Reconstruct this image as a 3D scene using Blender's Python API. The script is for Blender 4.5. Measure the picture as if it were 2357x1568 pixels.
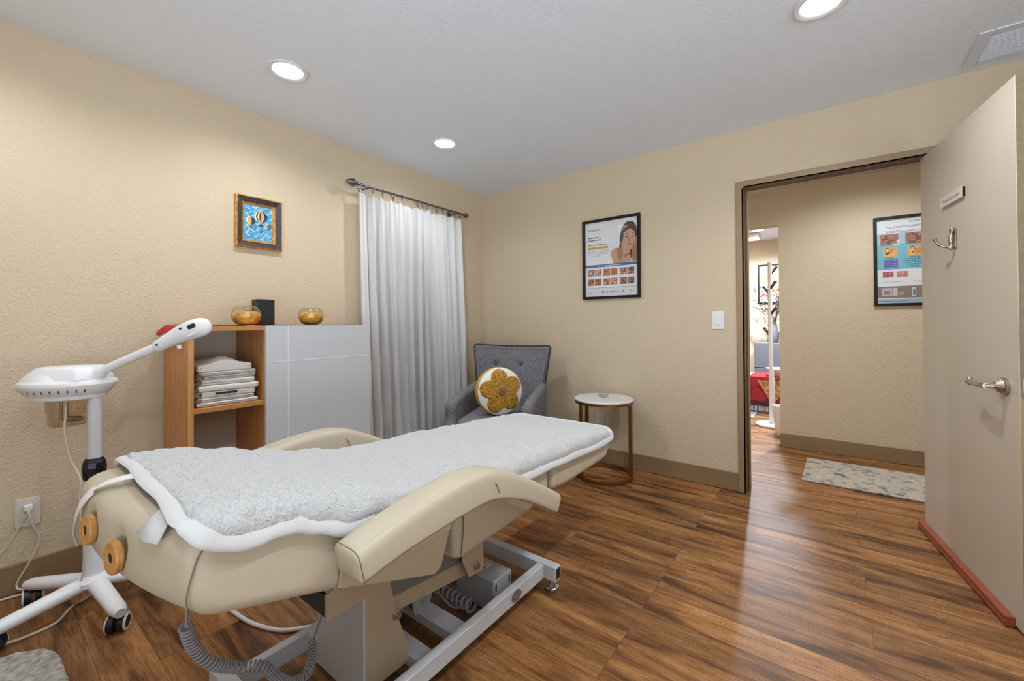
import bpy, bmesh, math, random
from mathutils import Vector, Matrix, noise
random.seed(7)
for o in list(bpy.data.objects): bpy.data.objects.remove(o)
S = bpy.context.scene
COL = S.collection
PI = math.pi

# ------------------------------------------------------------------ camera
cam_d = bpy.data.cameras.new('camera'); cam = bpy.data.objects.new('camera', cam_d); COL.objects.link(cam)
S.camera = cam
yaw, pitch, roll = 0.6505638, 0.0092908, -0.0052332
_f = Vector((-math.sin(yaw), math.cos(yaw), 0)); _r = Vector((math.cos(yaw), math.sin(yaw), 0)); _u = Vector((0, 0, 1))
f2 = _f*math.cos(pitch) + _u*math.sin(pitch); u2 = _u*math.cos(pitch) - _f*math.sin(pitch)
r3 = _r*math.cos(roll) + u2*math.sin(roll); u3 = u2*math.cos(roll) - _r*math.sin(roll)
M = Matrix((r3, u3, -f2)).transposed().to_4x4(); M.translation = Vector((2.78661, -3.17655, 1.14151))
cam.matrix_world = M
cam_d.sensor_fit = 'HORIZONTAL'; cam_d.sensor_width = 36.0
cam_d.lens = 961.24/2357*36.0
cam_d.shift_y = -(784-735.92)/2357
cam_d.clip_start = 0.05

# ------------------------------------------------------------------ world, exposure
w = bpy.data.worlds.new('world'); S.world = w; w.use_nodes = True
nt = w.node_tree; bg = nt.nodes['Background']
# dim sky above; glow below the horizon added to lift the ceiling
_tc = nt.nodes.new('ShaderNodeTexCoord'); _sp = nt.nodes.new('ShaderNodeSeparateXYZ'); _rp = nt.nodes.new('ShaderNodeValToRGB')
nt.links.new(_tc.outputs['Generated'], _sp.inputs[0])
_mr = nt.nodes.new('ShaderNodeMapRange'); _mr.inputs['From Min'].default_value = -0.05; _mr.inputs['From Max'].default_value = 0.05
nt.links.new(_sp.outputs[2], _mr.inputs['Value']); nt.links.new(_mr.outputs[0], _rp.inputs['Fac'])
_rp.color_ramp.elements[0].color = (0.87, 0.93, 1.0, 1); _rp.color_ramp.elements[1].color = (0.07, 0.076, 0.084, 1)
nt.links.new(_rp.outputs['Color'], bg.inputs['Color'])
bg.inputs['Strength'].default_value = 4.3
S.view_settings.view_transform = 'Standard'; S.view_settings.look = 'None'
S.view_settings.gamma = 1.0; S.view_settings.use_curve_mapping = False
S.view_settings.exposure = 0.20
LAMP = 50.0       # downlight power (room), watts
HALL = 72.0
FAR = 470.0

# ------------------------------------------------------------------ materials
def lin(c):
    c = c/255.0
    return c/12.92 if c <= 0.04045 else ((c+0.055)/1.055)**2.4
def rgb(r, g, b): return (lin(r), lin(g), lin(b), 1)
def newmat(name):
    m = bpy.data.materials.new(name); m.use_nodes = True
    return m, m.node_tree, m.node_tree.nodes['Principled BSDF']
def N(nt, t, **kw):
    n = nt.nodes.new(t)
    for k, v in kw.items(): setattr(n, k, v)
    return n
def mat(name, c, rough=0.5, metal=0.0, bump=0, scale=100, var=0, vscale=8, spec=0.5, sheen=0, detail=3, stretch=None, dist=0.002):
    m, nt, b = newmat(name)
    b.inputs['Base Color'].default_value = rgb(*c); b.inputs['Roughness'].default_value = rough
    b.inputs['Metallic'].default_value = metal; b.inputs['Specular IOR Level'].default_value = spec
    if sheen: b.inputs['Sheen Weight'].default_value = sheen
    tc = N(nt, 'ShaderNodeTexCoord'); src = tc.outputs['Object']
    if stretch:
        mp = N(nt, 'ShaderNodeMapping'); mp.inputs['Scale'].default_value = stretch
        nt.links.new(src, mp.inputs['Vector']); src = mp.outputs['Vector']
    if bump:
        n = N(nt, 'ShaderNodeTexNoise'); n.inputs['Scale'].default_value = scale; n.inputs['Detail'].default_value = detail
        bp = N(nt, 'ShaderNodeBump'); bp.inputs['Strength'].default_value = bump; bp.inputs['Distance'].default_value = dist
        nt.links.new(src, n.inputs['Vector']); nt.links.new(n.outputs['Fac'], bp.inputs['Height']); nt.links.new(bp.outputs['Normal'], b.inputs['Normal'])
    if var:
        n = N(nt, 'ShaderNodeTexNoise'); n.inputs['Scale'].default_value = vscale; n.inputs['Detail'].default_value = 5
        r = N(nt, 'ShaderNodeValToRGB')
        lo = tuple(max(0, x-var) for x in c); hi = tuple(min(255, x+var) for x in c)
        r.color_ramp.elements[0].position = 0.35; r.color_ramp.elements[1].position = 0.65
        r.color_ramp.elements[0].color = rgb(*lo); r.color_ramp.elements[1].color = rgb(*hi)
        nt.links.new(src, n.inputs['Vector']); nt.links.new(n.outputs['Fac'], r.inputs['Fac']); nt.links.new(r.outputs['Color'], b.inputs['Base Color'])
    return m
def glassmat(name, c, rough=0.0, ior=1.3, alpha=0.35):
    # thin clear shell: mix of transparent and glossy
    m, nt, b = newmat(name)
    out = nt.nodes['Material Output']
    tr = N(nt, 'ShaderNodeBsdfTransparent'); tr.inputs['Color'].default_value = rgb(*c)
    gl = N(nt, 'ShaderNodeBsdfGlossy'); gl.inputs['Roughness'].default_value = 0.04
    fr = N(nt, 'ShaderNodeLayerWeight'); fr.inputs['Blend'].default_value = 0.12
    ge = N(nt, 'ShaderNodeMath', operation='MULTIPLY_ADD'); ge.inputs[1].default_value = 0.8; ge.inputs[2].default_value = 0.03; ge.use_clamp = True
    nt.links.new(fr.outputs['Facing'], ge.inputs[0])
    mx = N(nt, 'ShaderNodeMixShader')
    nt.links.new(ge.outputs[0], mx.inputs[0]); nt.links.new(tr.outputs[0], mx.inputs[1]); nt.links.new(gl.outputs[0], mx.inputs[2])
    nt.links.new(mx.outputs[0], out.inputs['Surface'])
    return m
def emis(name, c, s):
    m, nt, b = newmat(name)
    b.inputs['Base Color'].default_value = (0.8, 0.8, 0.8, 1)
    b.inputs['Emission Color'].default_value = c; b.inputs['Emission Strength'].default_value = s
    return m
def wallmat(name, c, scale=70, strength=0.6, dist=0.004):
    m, nt, b = newmat(name)
    b.inputs['Base Color'].default_value = rgb(*c); b.inputs['Roughness'].default_value = 0.75; b.inputs['Specular IOR Level'].default_value = 0.3
    tc = N(nt, 'ShaderNodeTexCoord')
    n = N(nt, 'ShaderNodeTexNoise'); n.inputs['Scale'].default_value = scale; n.inputs['Detail'].default_value = 2.5; n.inputs['Distortion'].default_value = 0.6
    r = N(nt, 'ShaderNodeValToRGB'); r.color_ramp.elements[0].position = 0.36; r.color_ramp.elements[1].position = 0.64
    bp = N(nt, 'ShaderNodeBump'); bp.inputs['Strength'].default_value = strength; bp.inputs['Distance'].default_value = dist
    L = nt.links.new
    L(tc.outputs['Object'], n.inputs['Vector']); L(n.outputs['Fac'], r.inputs['Fac']); L(r.outputs['Color'], bp.inputs['Height']); L(bp.outputs['Normal'], b.inputs['Normal'])
    return m
def floormat():
    m, nt, b = newmat('plank_floor'); L = nt.links.new
    tc = N(nt, 'ShaderNodeTexCoord')
    mp = N(nt, 'ShaderNodeMapping'); mp.inputs['Location'].default_value = (0.26, 0.311+0.137*40, 0)
    L(tc.outputs['Object'], mp.inputs['Vector'])
    br = N(nt, 'ShaderNodeTexBrick'); br.offset = 0.41; br.offset_frequency = 3
    br.inputs['Color1'].default_value = (0, 0, 0, 1); br.inputs['Color2'].default_value = (1, 1, 1, 1); br.inputs['Mortar'].default_value = (0.5, 0.5, 0.5, 1)
    br.inputs['Scale'].default_value = 1.0; br.inputs['Mortar Size'].default_value = 0.0008; br.inputs['Mortar Smooth'].default_value = 0.2
    br.inputs['Brick Width'].default_value = 1.22; br.inputs['Row Height'].default_value = 0.1375; br.inputs['Bias'].default_value = 0.0
    L(mp.outputs['Vector'], br.inputs['Vector'])
    # per plank shift
    sh = N(nt, 'ShaderNodeVectorMath', operation='MULTIPLY_ADD'); sh.inputs[1].default_value = (17.3, 9.1, 31.0)
    L(br.outputs['Color'], sh.inputs[0]); L(tc.outputs['Object'], sh.inputs[2])
    def noi(sc, scale, det, dist=0):
        mm = N(nt, 'ShaderNodeMapping'); mm.inputs['Scale'].default_value = sc; L(sh.outputs['Vector'], mm.inputs['Vector'])
        n = N(nt, 'ShaderNodeTexNoise'); n.inputs['Scale'].default_value = scale; n.inputs['Detail'].default_value = det; n.inputs['Distortion'].default_value = dist
        L(mm.outputs['Vector'], n.inputs['Vector']); return n
    big = noi((1.1, 8.5, 1), 1.7, 6, 0.7)
    grain = noi((4, 75, 1), 2.2, 7, 1.4)
    cross = noi((70, 9, 1), 1.8, 3, 1.2)
    knots = noi((3.2, 8.0, 1), 1.0, 3, 1.5)
    r1 = N(nt, 'ShaderNodeValToRGB')
    e = r1.color_ramp.elements
    e[0].position = 0.33; e[0].color = rgb(86, 56, 33); e[1].position = 0.74; e[1].color = rgb(190, 138, 84)
    k = r1.color_ramp.elements.new(0.46); k.color = rgb(146, 98, 57)
    L(big.outputs['Fac'], r1.inputs['Fac'])
    # plank tone
    pt = N(nt, 'ShaderNodeMix', data_type='RGBA', blend_type='MULTIPLY'); pt.inputs['Factor'].default_value = 1
    pr_ = N(nt, 'ShaderNodeValToRGB'); pr_.color_ramp.elements[0].color = (0.72, 0.70, 0.68, 1); pr_.color_ramp.elements[1].color = (1.12, 1.1, 1.06, 1)
    L(br.outputs['Color'], pr_.inputs['Fac']); L(r1.outputs['Color'], pt.inputs[6]); L(pr_.outputs['Color'], pt.inputs[7])
    g = N(nt, 'ShaderNodeValToRGB'); g.color_ramp.elements[0].position = 0.30; g.color_ramp.elements[0].color = (0.42, 0.40, 0.38, 1); g.color_ramp.elements[1].position = 0.58; g.color_ramp.elements[1].color = (1.08, 1.08, 1.08, 1)
    L(grain.outputs['Fac'], g.inputs['Fac'])
    m2 = N(nt, 'ShaderNodeMix', data_type='RGBA', blend_type='MULTIPLY'); m2.inputs['Factor'].default_value = 0.9
    L(pt.outputs[2], m2.inputs[6]); L(g.outputs['Color'], m2.inputs[7])
    c = N(nt, 'ShaderNodeValToRGB'); c.color_ramp.elements[0].position = 0.36; c.color_ramp.elements[0].color = (0.62, 0.60, 0.58, 1); c.color_ramp.elements[1].position = 0.56
    L(cross.outputs['Fac'], c.inputs['Fac'])
    m3 = N(nt, 'ShaderNodeMix', data_type='RGBA', blend_type='MULTIPLY'); m3.inputs['Factor'].default_value = 0.38
    L(m2.outputs[2], m3.inputs[6]); L(c.outputs['Color'], m3.inputs[7])
    kr = N(nt, 'ShaderNodeValToRGB'); kr.color_ramp.elements[0].position = 0.26; kr.color_ramp.elements[0].color = (0.38, 0.34, 0.32, 1); kr.color_ramp.elements[1].position = 0.42
    L(knots.outputs['Fac'], kr.inputs['Fac'])
    m4 = N(nt, 'ShaderNodeMix', data_type='RGBA', blend_type='MULTIPLY'); m4.inputs['Factor'].default_value = 0.8
    L(m3.outputs[2], m4.inputs[6]); L(kr.outputs['Color'], m4.inputs[7])
    # joints
    m5 = N(nt, 'ShaderNodeMix', data_type='RGBA'); L(br.outputs['Fac'], m5.inputs['Factor']); m5.inputs[7].default_value = rgb(80, 52, 32)
    L(m4.outputs[2], m5.inputs[6]); L(m5.outputs[2], b.inputs['Base Color'])
    b.inputs['Roughness'].default_value = 0.40; b.inputs['Specular IOR Level'].default_value = 0.36
    bp = N(nt, 'ShaderNodeBump'); bp.inputs['Strength'].default_value = 0.25; bp.inputs['Distance'].default_value = 0.001
    ad = N(nt, 'ShaderNodeMath', operation='ADD'); L(grain.outputs['Fac'], ad.inputs[0]); L(cross.outputs['Fac'], ad.inputs[1])
    sb = N(nt, 'ShaderNodeMath', operation='SUBTRACT'); L(ad.outputs[0], sb.inputs[0]); L(br.outputs['Fac'], sb.inputs[1])
    L(sb.outputs[0], bp.inputs['Height']); L(bp.outputs['Normal'], b.inputs['Normal'])
    return m
def woodmat(name, lo, hi, axis='Z', scale=3.0, rough=0.4):
    st = {'Z': (14, 14, 0.7), 'Y': (14, 0.7, 14), 'X': (0.7, 14, 14)}[axis]
    m, nt, b = newmat(name); L = nt.links.new
    tc = N(nt, 'ShaderNodeTexCoord'); mp = N(nt, 'ShaderNodeMapping'); mp.inputs['Scale'].default_value = st
    n = N(nt, 'ShaderNodeTexNoise'); n.inputs['Scale'].default_value = scale; n.inputs['Detail'].default_value = 5; n.inputs['Distortion'].default_value = 0.6
    r = N(nt, 'ShaderNodeValToRGB'); r.color_ramp.elements[0].position = 0.3; r.color_ramp.elements[1].position = 0.7
    r.color_ramp.elements[0].color = rgb(*lo); r.color_ramp.elements[1].color = rgb(*hi)
    L(tc.outputs['Object'], mp.inputs['Vector']); L(mp.outputs['Vector'], n.inputs['Vector']); L(n.outputs['Fac'], r.inputs['Fac']); L(r.outputs['Color'], b.inputs['Base Color'])
    b.inputs['Roughness'].default_value = rough
    return m
def curtainmat():
    m, nt, b = newmat('sheer_curtain_cloth'); L = nt.links.new
    out = nt.nodes['Material Output']
    b.inputs['Base Color'].default_value = rgb(238, 237, 236); b.inputs['Roughness'].default_value = 0.9; b.inputs['Specular IOR Level'].default_value = 0.1
    tr = N(nt, 'ShaderNodeBsdfTranslucent'); tr.inputs['Color'].default_value = rgb(234, 232, 230)
    mx = N(nt, 'ShaderNodeMixShader'); mx.inputs[0].default_value = 0.22
    L(b.outputs[0], mx.inputs[1]); L(tr.outputs[0], mx.inputs[2])
    tp = N(nt, 'ShaderNodeBsdfTransparent'); m2 = N(nt, 'ShaderNodeMixShader'); m2.inputs[0].default_value = 0.22
    L(mx.outputs[0], m2.inputs[1]); L(tp.outputs[0], m2.inputs[2]); L(m2.outputs[0], out.inputs['Surface'])
    return m
def fleecemat(name, c, scale=160, strength=0.9, dist=0.006):
    m, nt, b = newmat(name); L = nt.links.new
    b.inputs['Base Color'].default_value = rgb(*c); b.inputs['Roughness'].default_value = 0.95; b.inputs['Sheen Weight'].default_value = 0.2; b.inputs['Specular IOR Level'].default_value = 0.1
    tc = N(nt, 'ShaderNodeTexCoord')
    n = N(nt, 'ShaderNodeTexNoise'); n.inputs['Scale'].default_value = scale; n.inputs['Detail'].default_value = 4; n.inputs['Distortion'].default_value = 1.0
    bp = N(nt, 'ShaderNodeBump'); bp.inputs['Strength'].default_value = strength; bp.inputs['Distance'].default_value = dist
    L(tc.outputs['Object'], n.inputs['Vector']); L(n.outputs['Fac'], bp.inputs['Height']); L(bp.outputs['Normal'], b.inputs['Normal'])
    return m
def rampmat(name, axis, stops, rough=0.8, noise_amt=0.0, nscale=20):
    m, nt, b = newmat(name); L = nt.links.new
    tc = N(nt, 'ShaderNodeTexCoord'); sp = N(nt, 'ShaderNodeSeparateXYZ'); L(tc.outputs['Object'], sp.inputs[0])
    r = N(nt, 'ShaderNodeValToRGB'); r.color_ramp.interpolation = 'CONSTANT'
    src = sp.outputs[axis]
    for i, (p, c) in enumerate(stops):
        e = r.color_ramp.elements[i] if i < 2 else r.color_ramp.elements.new(p)
        e.position = p; e.color = rgb(*c)
    L(src, r.inputs['Fac']); L(r.outputs['Color'], b.inputs['Base Color']); b.inputs['Roughness'].default_value = rough
    return m
def rugmat(name, cols, scale=9):
    m, nt, b = newmat(name); L = nt.links.new
    tc = N(nt, 'ShaderNodeTexCoord'); n = N(nt, 'ShaderNodeTexNoise'); n.inputs['Scale'].default_value = scale; n.inputs['Detail'].default_value = 9; n.inputs['Roughness'].default_value = 0.75
    r = N(nt, 'ShaderNodeValToRGB'); L(tc.outputs['Object'], n.inputs['Vector']); L(n.outputs['Fac'], r.inputs['Fac'])
    for i, (p, c) in enumerate(cols):
        e = r.color_ramp.elements[i] if i < 2 else r.color_ramp.elements.new(p)
        e.position = p; e.color = rgb(*c)
    L(r.outputs['Color'], b.inputs['Base Color']); b.inputs['Roughness'].default_value = 0.95
    n2 = N(nt, 'ShaderNodeTexNoise'); n2.inputs['Scale'].default_value = 220; bp = N(nt, 'ShaderNodeBump'); bp.inputs['Distance'].default_value = 0.004
    L(tc.outputs['Object'], n2.inputs['Vector']); L(n2.outputs['Fac'], bp.inputs['Height']); L(bp.outputs['Normal'], b.inputs['Normal'])
    return m

M_wall = wallmat('textured_beige_paint', (206, 189, 162), 88, 0.38)
M_ceil = wallmat('textured_ceiling_paint', (232, 241, 252), 110, 0.3, 0.003)
M_floor = floormat()
M_base = mat('taupe_trim_paint', (140, 116, 84), 0.45, var=4, vscale=3)
M_frame = mat('taupe_metal_frame_paint', (150, 128, 98), 0.4)
M_seal = mat('brown_door_seal', (92, 62, 34), 0.6)
M_door = mat('door_paint', (196, 185, 168), 0.36, bump=0.15, scale=220, spec=0.5, dist=0.001)
M_dooredge = mat('rough_door_edge', (140, 124, 98), 0.8, bump=0.8, scale=160, var=5, vscale=60)
M_doorwood = woodmat('raw_edge_wood', (150, 120, 76), (180, 150, 100))
M_white = mat('white_plastic', (226, 226, 228), 0.35)
M_plate = mat('ivory_plate', (212, 204, 194), 0.4)
M_dark = mat('dark_slot', (30, 28, 28), 0.5)
M_black = mat('black_plastic', (26, 27, 30), 0.45)
M_navy = mat('navy_collar_plastic', (14, 16, 34), 0.25)
M_chrome = mat('chrome', (205, 205, 205), 0.12, 1.0)
M_nickel = mat('brushed_nickel', (176, 168, 156), 0.28, 1.0)
M_rod = mat('pewter_rod', (120, 118, 116), 0.3, 0.9)
M_leather = mat('cream_vinyl', (188, 175, 151), 0.42, bump=0.15, scale=420, spec=0.45, dist=0.0006)
M_seam = mat('vinyl_seam', (120, 104, 78), 0.7)
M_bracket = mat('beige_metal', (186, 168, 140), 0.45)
M_metal = mat('light_grey_metal', (205, 205, 207), 0.38)
M_psu = mat('grey_box_plastic', (170, 170, 170), 0.5)
M_fleece = fleecemat('white_fleece', (201, 200, 198), 120, 1.0, 0.008)
M_border = mat('white_microfibre', (203, 202, 201), 0.9, bump=0.2, scale=300)
M_elastic = mat('white_elastic', (228, 224, 218), 0.9, bump=0.4, scale=700)
M_discwood = woodmat('disc_wood', (176, 120, 62), (206, 152, 88), 'X', 4)
M_cabwood = woodmat('orange_oak', (176, 118, 62), (206, 150, 88), 'Z', 3.0)
M_cabwood2 = woodmat('orange_oak_flat', (176, 118, 62), (206, 150, 88), 'Y', 3.0)
M_cabback = mat('cabinet_back', (196, 184, 164), 0.6)
M_cabfront = mat('grey_white_laminate', (200, 201, 204), 0.35)
M_cabline = mat('white_groove', (236, 236, 236), 0.5)
M_towel = mat('towel_cloth', (226, 221, 214), 0.95, bump=0.8, scale=260, dist=0.003)
M_towelend = mat('towel_fringe', (120, 100, 84), 0.95, bump=0.9, scale=180, var=30, vscale=60)
M_amber = mat('amber_glass', (232, 168, 62), 0.15, spec=0.8, var=34, vscale=26)
M_clear = glassmat('clear_glass', (251, 250, 247))
M_jar = glassmat('smoky_jar', (246, 241, 234))
M_pane = glassmat('window_pane', (240, 245, 250))
M_curtain = curtainmat()
M_added_blind, _nt, _b = newmat('translucent_added_blind')
_b.inputs['Base Color'].default_value = (.85, .84, .82, 1); _tl = N(_nt, 'ShaderNodeBsdfTranslucent'); _tl.inputs['Color'].default_value = (.85, .83, .80, 1); _mx = N(_nt, 'ShaderNodeMixShader'); _mx.inputs[0].default_value = 0.5
_nt.links.new(_b.outputs[0], _mx.inputs[1]); _nt.links.new(_tl.outputs[0], _mx.inputs[2]); _nt.links.new(_mx.outputs[0], _nt.nodes['Material Output'].inputs['Surface'])
M_chair = mat('grey_tweed', (112, 110, 114), 0.95, bump=0.7, scale=420, var=26, vscale=170)
M_piping = mat('dark_piping', (58, 56, 58), 0.9)
M_button = mat('grey_button', (84, 78, 82), 0.9, bump=0.4, scale=300)
M_legwood = woodmat('dark_leg_wood', (70, 44, 26), (100, 66, 40))
M_mustard = mat('mustard_cloth', (202, 156, 52), 0.95, bump=0.3, scale=300)
M_loop = mat('mustard_looped_yarn', (178, 128, 30), 0.95, bump=1.0, scale=110, var=40, vscale=120, dist=0.012)
M_brownyarn = mat('brown_yarn', (140, 92, 74), 0.95, bump=1.0, scale=150, var=40, vscale=130, dist=0.006)
M_pillow = mat('white_pillow_cloth', (228, 226, 220), 0.95, bump=0.2, scale=300)
M_marble = mat('white_marble', (222, 220, 220), 0.2, var=8, vscale=6)
M_brass = mat('antique_brass', (150, 112, 62), 0.3, 0.9)
M_crystal = glassmat('crystal', (235, 238, 240))
M_posterframe = mat('black_frame', (22, 19, 18), 0.45, spec=0.3)
M_paper = mat('poster_paper', (214, 216, 220), 0.35)
M_gold = mat('gilt', (196, 140, 64), 0.35, 0.3, var=25, vscale=60)
M_picdark = mat('black_stained_wood', (62, 56, 52), 0.35, var=10, vscale=60)
M_sweep = woodmat('red_wood', (130, 62, 42), (164, 86, 62), 'Y', 4)
M_slate = mat('slate_grey_cabinet', (108, 108, 112), 0.5)
M_redrug = rugmat('kilim_red', [(0.3, (70, 10, 12)), (0.45, (150, 26, 34)), (0.62, (160, 30, 36)), (0.7, (150, 110, 60))], 4)
M_runnerrug = rugmat('distressed_rug', [(0.36, (70, 76, 84)), (0.44, (150, 142, 132)), (0.5, (184, 174, 158)), (0.56, (176, 154, 132)), (0.64, (196, 188, 174))], 14)
M_greyrug = rugmat('grey_patterned_rug', [(0.4, (90, 90, 94)), (0.6, (170, 168, 166))], 20)
M_fur = mat('grey_shag', (170, 166, 156), 1.0, bump=1.0, scale=90, var=26, vscale=45, dist=0.01)
M_grille = mat('grille_grey', (218, 226, 238), 0.6)
M_pit = mat('lamp_reflector', (235, 235, 235), 0.25)
M_green = mat('dried_leaves', (82, 76, 60), 0.9, var=20, vscale=40)
M_rust = mat('rust_petals', (150, 96, 66), 0.9)
M_runner = rampmat('striped_runner_cloth', 1, [(0.0, (176, 26, 44)), (0.14, (60, 50, 40)), (0.27, (190, 130, 50)), (0.37, (176, 46, 34)), (0.50, (150, 90, 50)), (0.58, (64, 56, 44)), (0.86, (110, 62, 40))])
M_red = mat('red_cloth', (178, 22, 44), 0.8, bump=0.3, scale=200)
M_cord = mat('ivory_cord', (206, 196, 178), 0.5)
M_greycord = mat('grey_cord', (150, 150, 156), 0.45)
M_hose = mat('white_hose', (214, 214, 212), 0.4)
M_badge = mat('badge_grey', (112, 104, 98), 0.4, var=10, vscale=90)
M_badgeline = mat('badge_script', (168, 160, 152), 0.4)
M_lens = emis('room_lamp_glow', (1.0, 0.985, 0.955, 1), 4.0)
M_lens_far = emis('far_lamp_glow', (1.0, 0.98, 0.97, 1), 12.0)

# ------------------------------------------------------------------ mesh helpers
def B(): return bmesh.new()
def box(bm, x0, x1, y0, y1, z0, z1, mi=0):
    v = [bm.verts.new(p) for p in [(x0,y0,z0),(x1,y0,z0),(x1,y1,z0),(x0,y1,z0),(x0,y0,z1),(x1,y0,z1),(x1,y1,z1),(x0,y1,z1)]]
    for f in [(0,3,2,1),(4,5,6,7),(0,1,5,4),(1,2,6,5),(2,3,7,6),(3,0,4,7)]:
        fc = bm.faces.new([v[i] for i in f]); fc.material_index = mi
    return bm
def prism(bm, poly, a0, a1, axis='x', mi=0):
    def P(u, v, a): return {'x': (a,u,v), 'y': (u,a,v), 'z': (u,v,a)}[axis]
    A = [bm.verts.new(P(u,v,a0)) for u,v in poly]; Bv = [bm.verts.new(P(u,v,a1)) for u,v in poly]
    n = len(poly)
    fs = [bm.faces.new(A), bm.faces.new(Bv[::-1])]
    for i in range(n): fs.append(bm.faces.new([A[i], A[(i+1)%n], Bv[(i+1)%n], Bv[i]]))
    for f in fs: f.material_index = mi
    return bm
def frame_of(d):
    d = d.normalized(); a = Vector((0,0,1)) if abs(d.z) < 0.9 else Vector((1,0,0))
    s = d.cross(a).normalized(); return s, s.cross(d).normalized()
def loft(bm, rings, closed=False, cap=True, mi=0, smooth=True):
    R = [[bm.verts.new(p) for p in r] for r in rings]; n = len(R[0]); m = len(R)
    for i in range(m if closed else m-1):
        a, b = R[i], R[(i+1)%m]
        for k in range(n):
            f = bm.faces.new([a[k], a[(k+1)%n], b[(k+1)%n], b[k]]); f.material_index = mi; f.smooth = smooth
    if cap and not closed:
        for q in (R[0][::-1], R[-1]):
            f = bm.faces.new(q); f.material_index = mi
            if len(q) > 30: bmesh.ops.triangulate(bm, faces=[f], quad_method='BEAUTY', ngon_method='BEAUTY')
    return bm
def catmull(pts, n=6, closed=False):
    P = [Vector(p) for p in pts]; out = []; m = len(P)
    for i in range(m if closed else m-1):
        g = (lambda k: P[k % m]) if closed else (lambda k: P[max(0, min(m-1, k))])
        p0, p1, p2, p3 = g(i-1), g(i), g(i+1), g(i+2)
        for j in range(n):
            t = j/n
            out.append(0.5*((2*p1)+(-p0+p2)*t+(2*p0-5*p1+4*p2-p3)*t*t+(-p0+3*p1-3*p2+p3)*t**3))
    if not closed: out.append(P[-1])
    return out
def tube(bm, pts, r, seg=10, closed=False, mi=0, smoothpath=0, flat=None):
    P = catmull(pts, smoothpath, closed) if smoothpath else [Vector(p) for p in pts]
    m = len(P); rings = []; s = None
    for i, p in enumerate(P):
        d = (P[(i+1)%m]-P[i-1]) if closed else (P[min(i+1, m-1)]-P[max(i-1, 0)])
        if d.length < 1e-9: d = Vector((0,0,1))
        d.normalize()
        if s is None: s, t = frame_of(d)
        else:
            s = (s - d*s.dot(d)).normalized(); t = s.cross(d).normalized()
        rr = r(i/(m-1)) if callable(r) else r
        k = flat or 1.0
        rings.append([p+s*math.cos(a)*rr+t*math.sin(a)*rr*k for a in [2*PI*q/seg for q in range(seg)]])
    return loft(bm, rings, closed, True, mi)
def cyl(bm, p0, p1, r0, r1=None, seg=24, mi=0):
    r1 = r0 if r1 is None else r1
    p0 = Vector(p0); p1 = Vector(p1); s, t = frame_of(p1-p0)
    rings = [[p+s*math.cos(2*PI*q/seg)*r+t*math.sin(2*PI*q/seg)*r for q in range(seg)] for p, r in ((p0, r0), (p1, r1))]
    return loft(bm, rings, mi=mi)
def lathe(bm, prof, c=(0,0,0), seg=32, axis=Vector((0,0,1)), sx=1.0, closed=False, mi=0, cap=True):
    c = Vector(c); s, t = (Vector((1,0,0)), Vector((0,1,0))) if abs(axis.z) > 0.99 else frame_of(axis)
    rings = [[c+axis*z+s*math.cos(2*PI*q/seg)*max(r, 1e-4)*sx+t*math.sin(2*PI*q/seg)*max(r, 1e-4) for q in range(seg)] for r, z in prof]
    return loft(bm, rings, closed, cap, mi)
def roundpoly(pts, r, n=5):
    out = []; m = len(pts)
    for i in range(m):
        p = Vector(pts[i]); a = Vector(pts[i-1])-p; b = Vector(pts[(i+1)%m])-p
        rr = min(r if not isinstance(r, (list, tuple)) else r[i], a.length*0.48, b.length*0.48)
        if rr < 1e-5: out.append(p); continue
        p0 = p+a.normalized()*rr; p2 = p+b.normalized()*rr
        for k in range(n+1):
            t = k/n; out.append(p0*(1-t)**2+p*2*t*(1-t)+p2*t*t)
    return out
def dens(pts, step):
    out = []
    for i, p in enumerate(pts):
        q = pts[(i+1) % len(pts)]; n = max(1, int((q-p).length/step))
        for k in range(n): out.append(p.lerp(q, k/n))
    return out
def offs(pts, e):
    m = len(pts); A = sum(pts[i].x*pts[(i+1)%m].y-pts[(i+1)%m].x*pts[i].y for i in range(m)); sg = 1 if A > 0 else -1
    out = []
    for i in range(m):
        d = (pts[(i+1)%m]-pts[i-1]); d = d.normalized() if d.length > 1e-9 else Vector((1, 0))
        out.append(pts[i]+Vector((-d.y, d.x))*sg*e)
    return out
def cushion(bm, poly, a0, a1, R, mapf, mid=4, warp=None, puff=0.0, mi=0):
    # poly: 2D outline (list of Vectors); swept from a0 to a1 with rounded rims
    sec = []
    for k in range(6): a = k/5*PI/2; sec.append((R*(1-math.cos(a)), R*(1-math.sin(a))))
    st = [(a0, R+.005)]+[(a0+d, e) for d, e in sec]
    for k in range(1, mid+1): st.append((a0+R+(a1-a0-2*R)*k/(mid+1), 0.0))
    st += [(a1-d, e) for d, e in sec[::-1]]+[(a1, R+.005)]
    rings = []
    for a, e in st:
        t = (a-a0)/(a1-a0); ee = e - puff*math.sin(PI*max(0, min(1, t)))
        ring = offs(poly, ee) if abs(ee) > 1e-6 else poly
        rings.append([warp(mapf(p.x, p.y, a)) if warp else mapf(p.x, p.y, a) for p in ring])
    return loft(bm, rings, mi=mi)
def mesh_of(name, bm, mats):
    bmesh.ops.recalc_face_normals(bm, faces=bm.faces)
    me = bpy.data.meshes.new(name); bm.to_mesh(me); bm.free()
    for m in (mats if isinstance(mats, (list, tuple)) else [mats]): me.materials.append(m)
    return me
def smooth(o, ang=40):
    me = o.data
    me.polygons.foreach_set('use_smooth', [True]*len(me.polygons))
    try: me.set_sharp_from_angle(angle=math.radians(ang))
    except Exception: pass
def rootloc(p):
    while p.parent: p = p.parent
    return p
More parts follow.
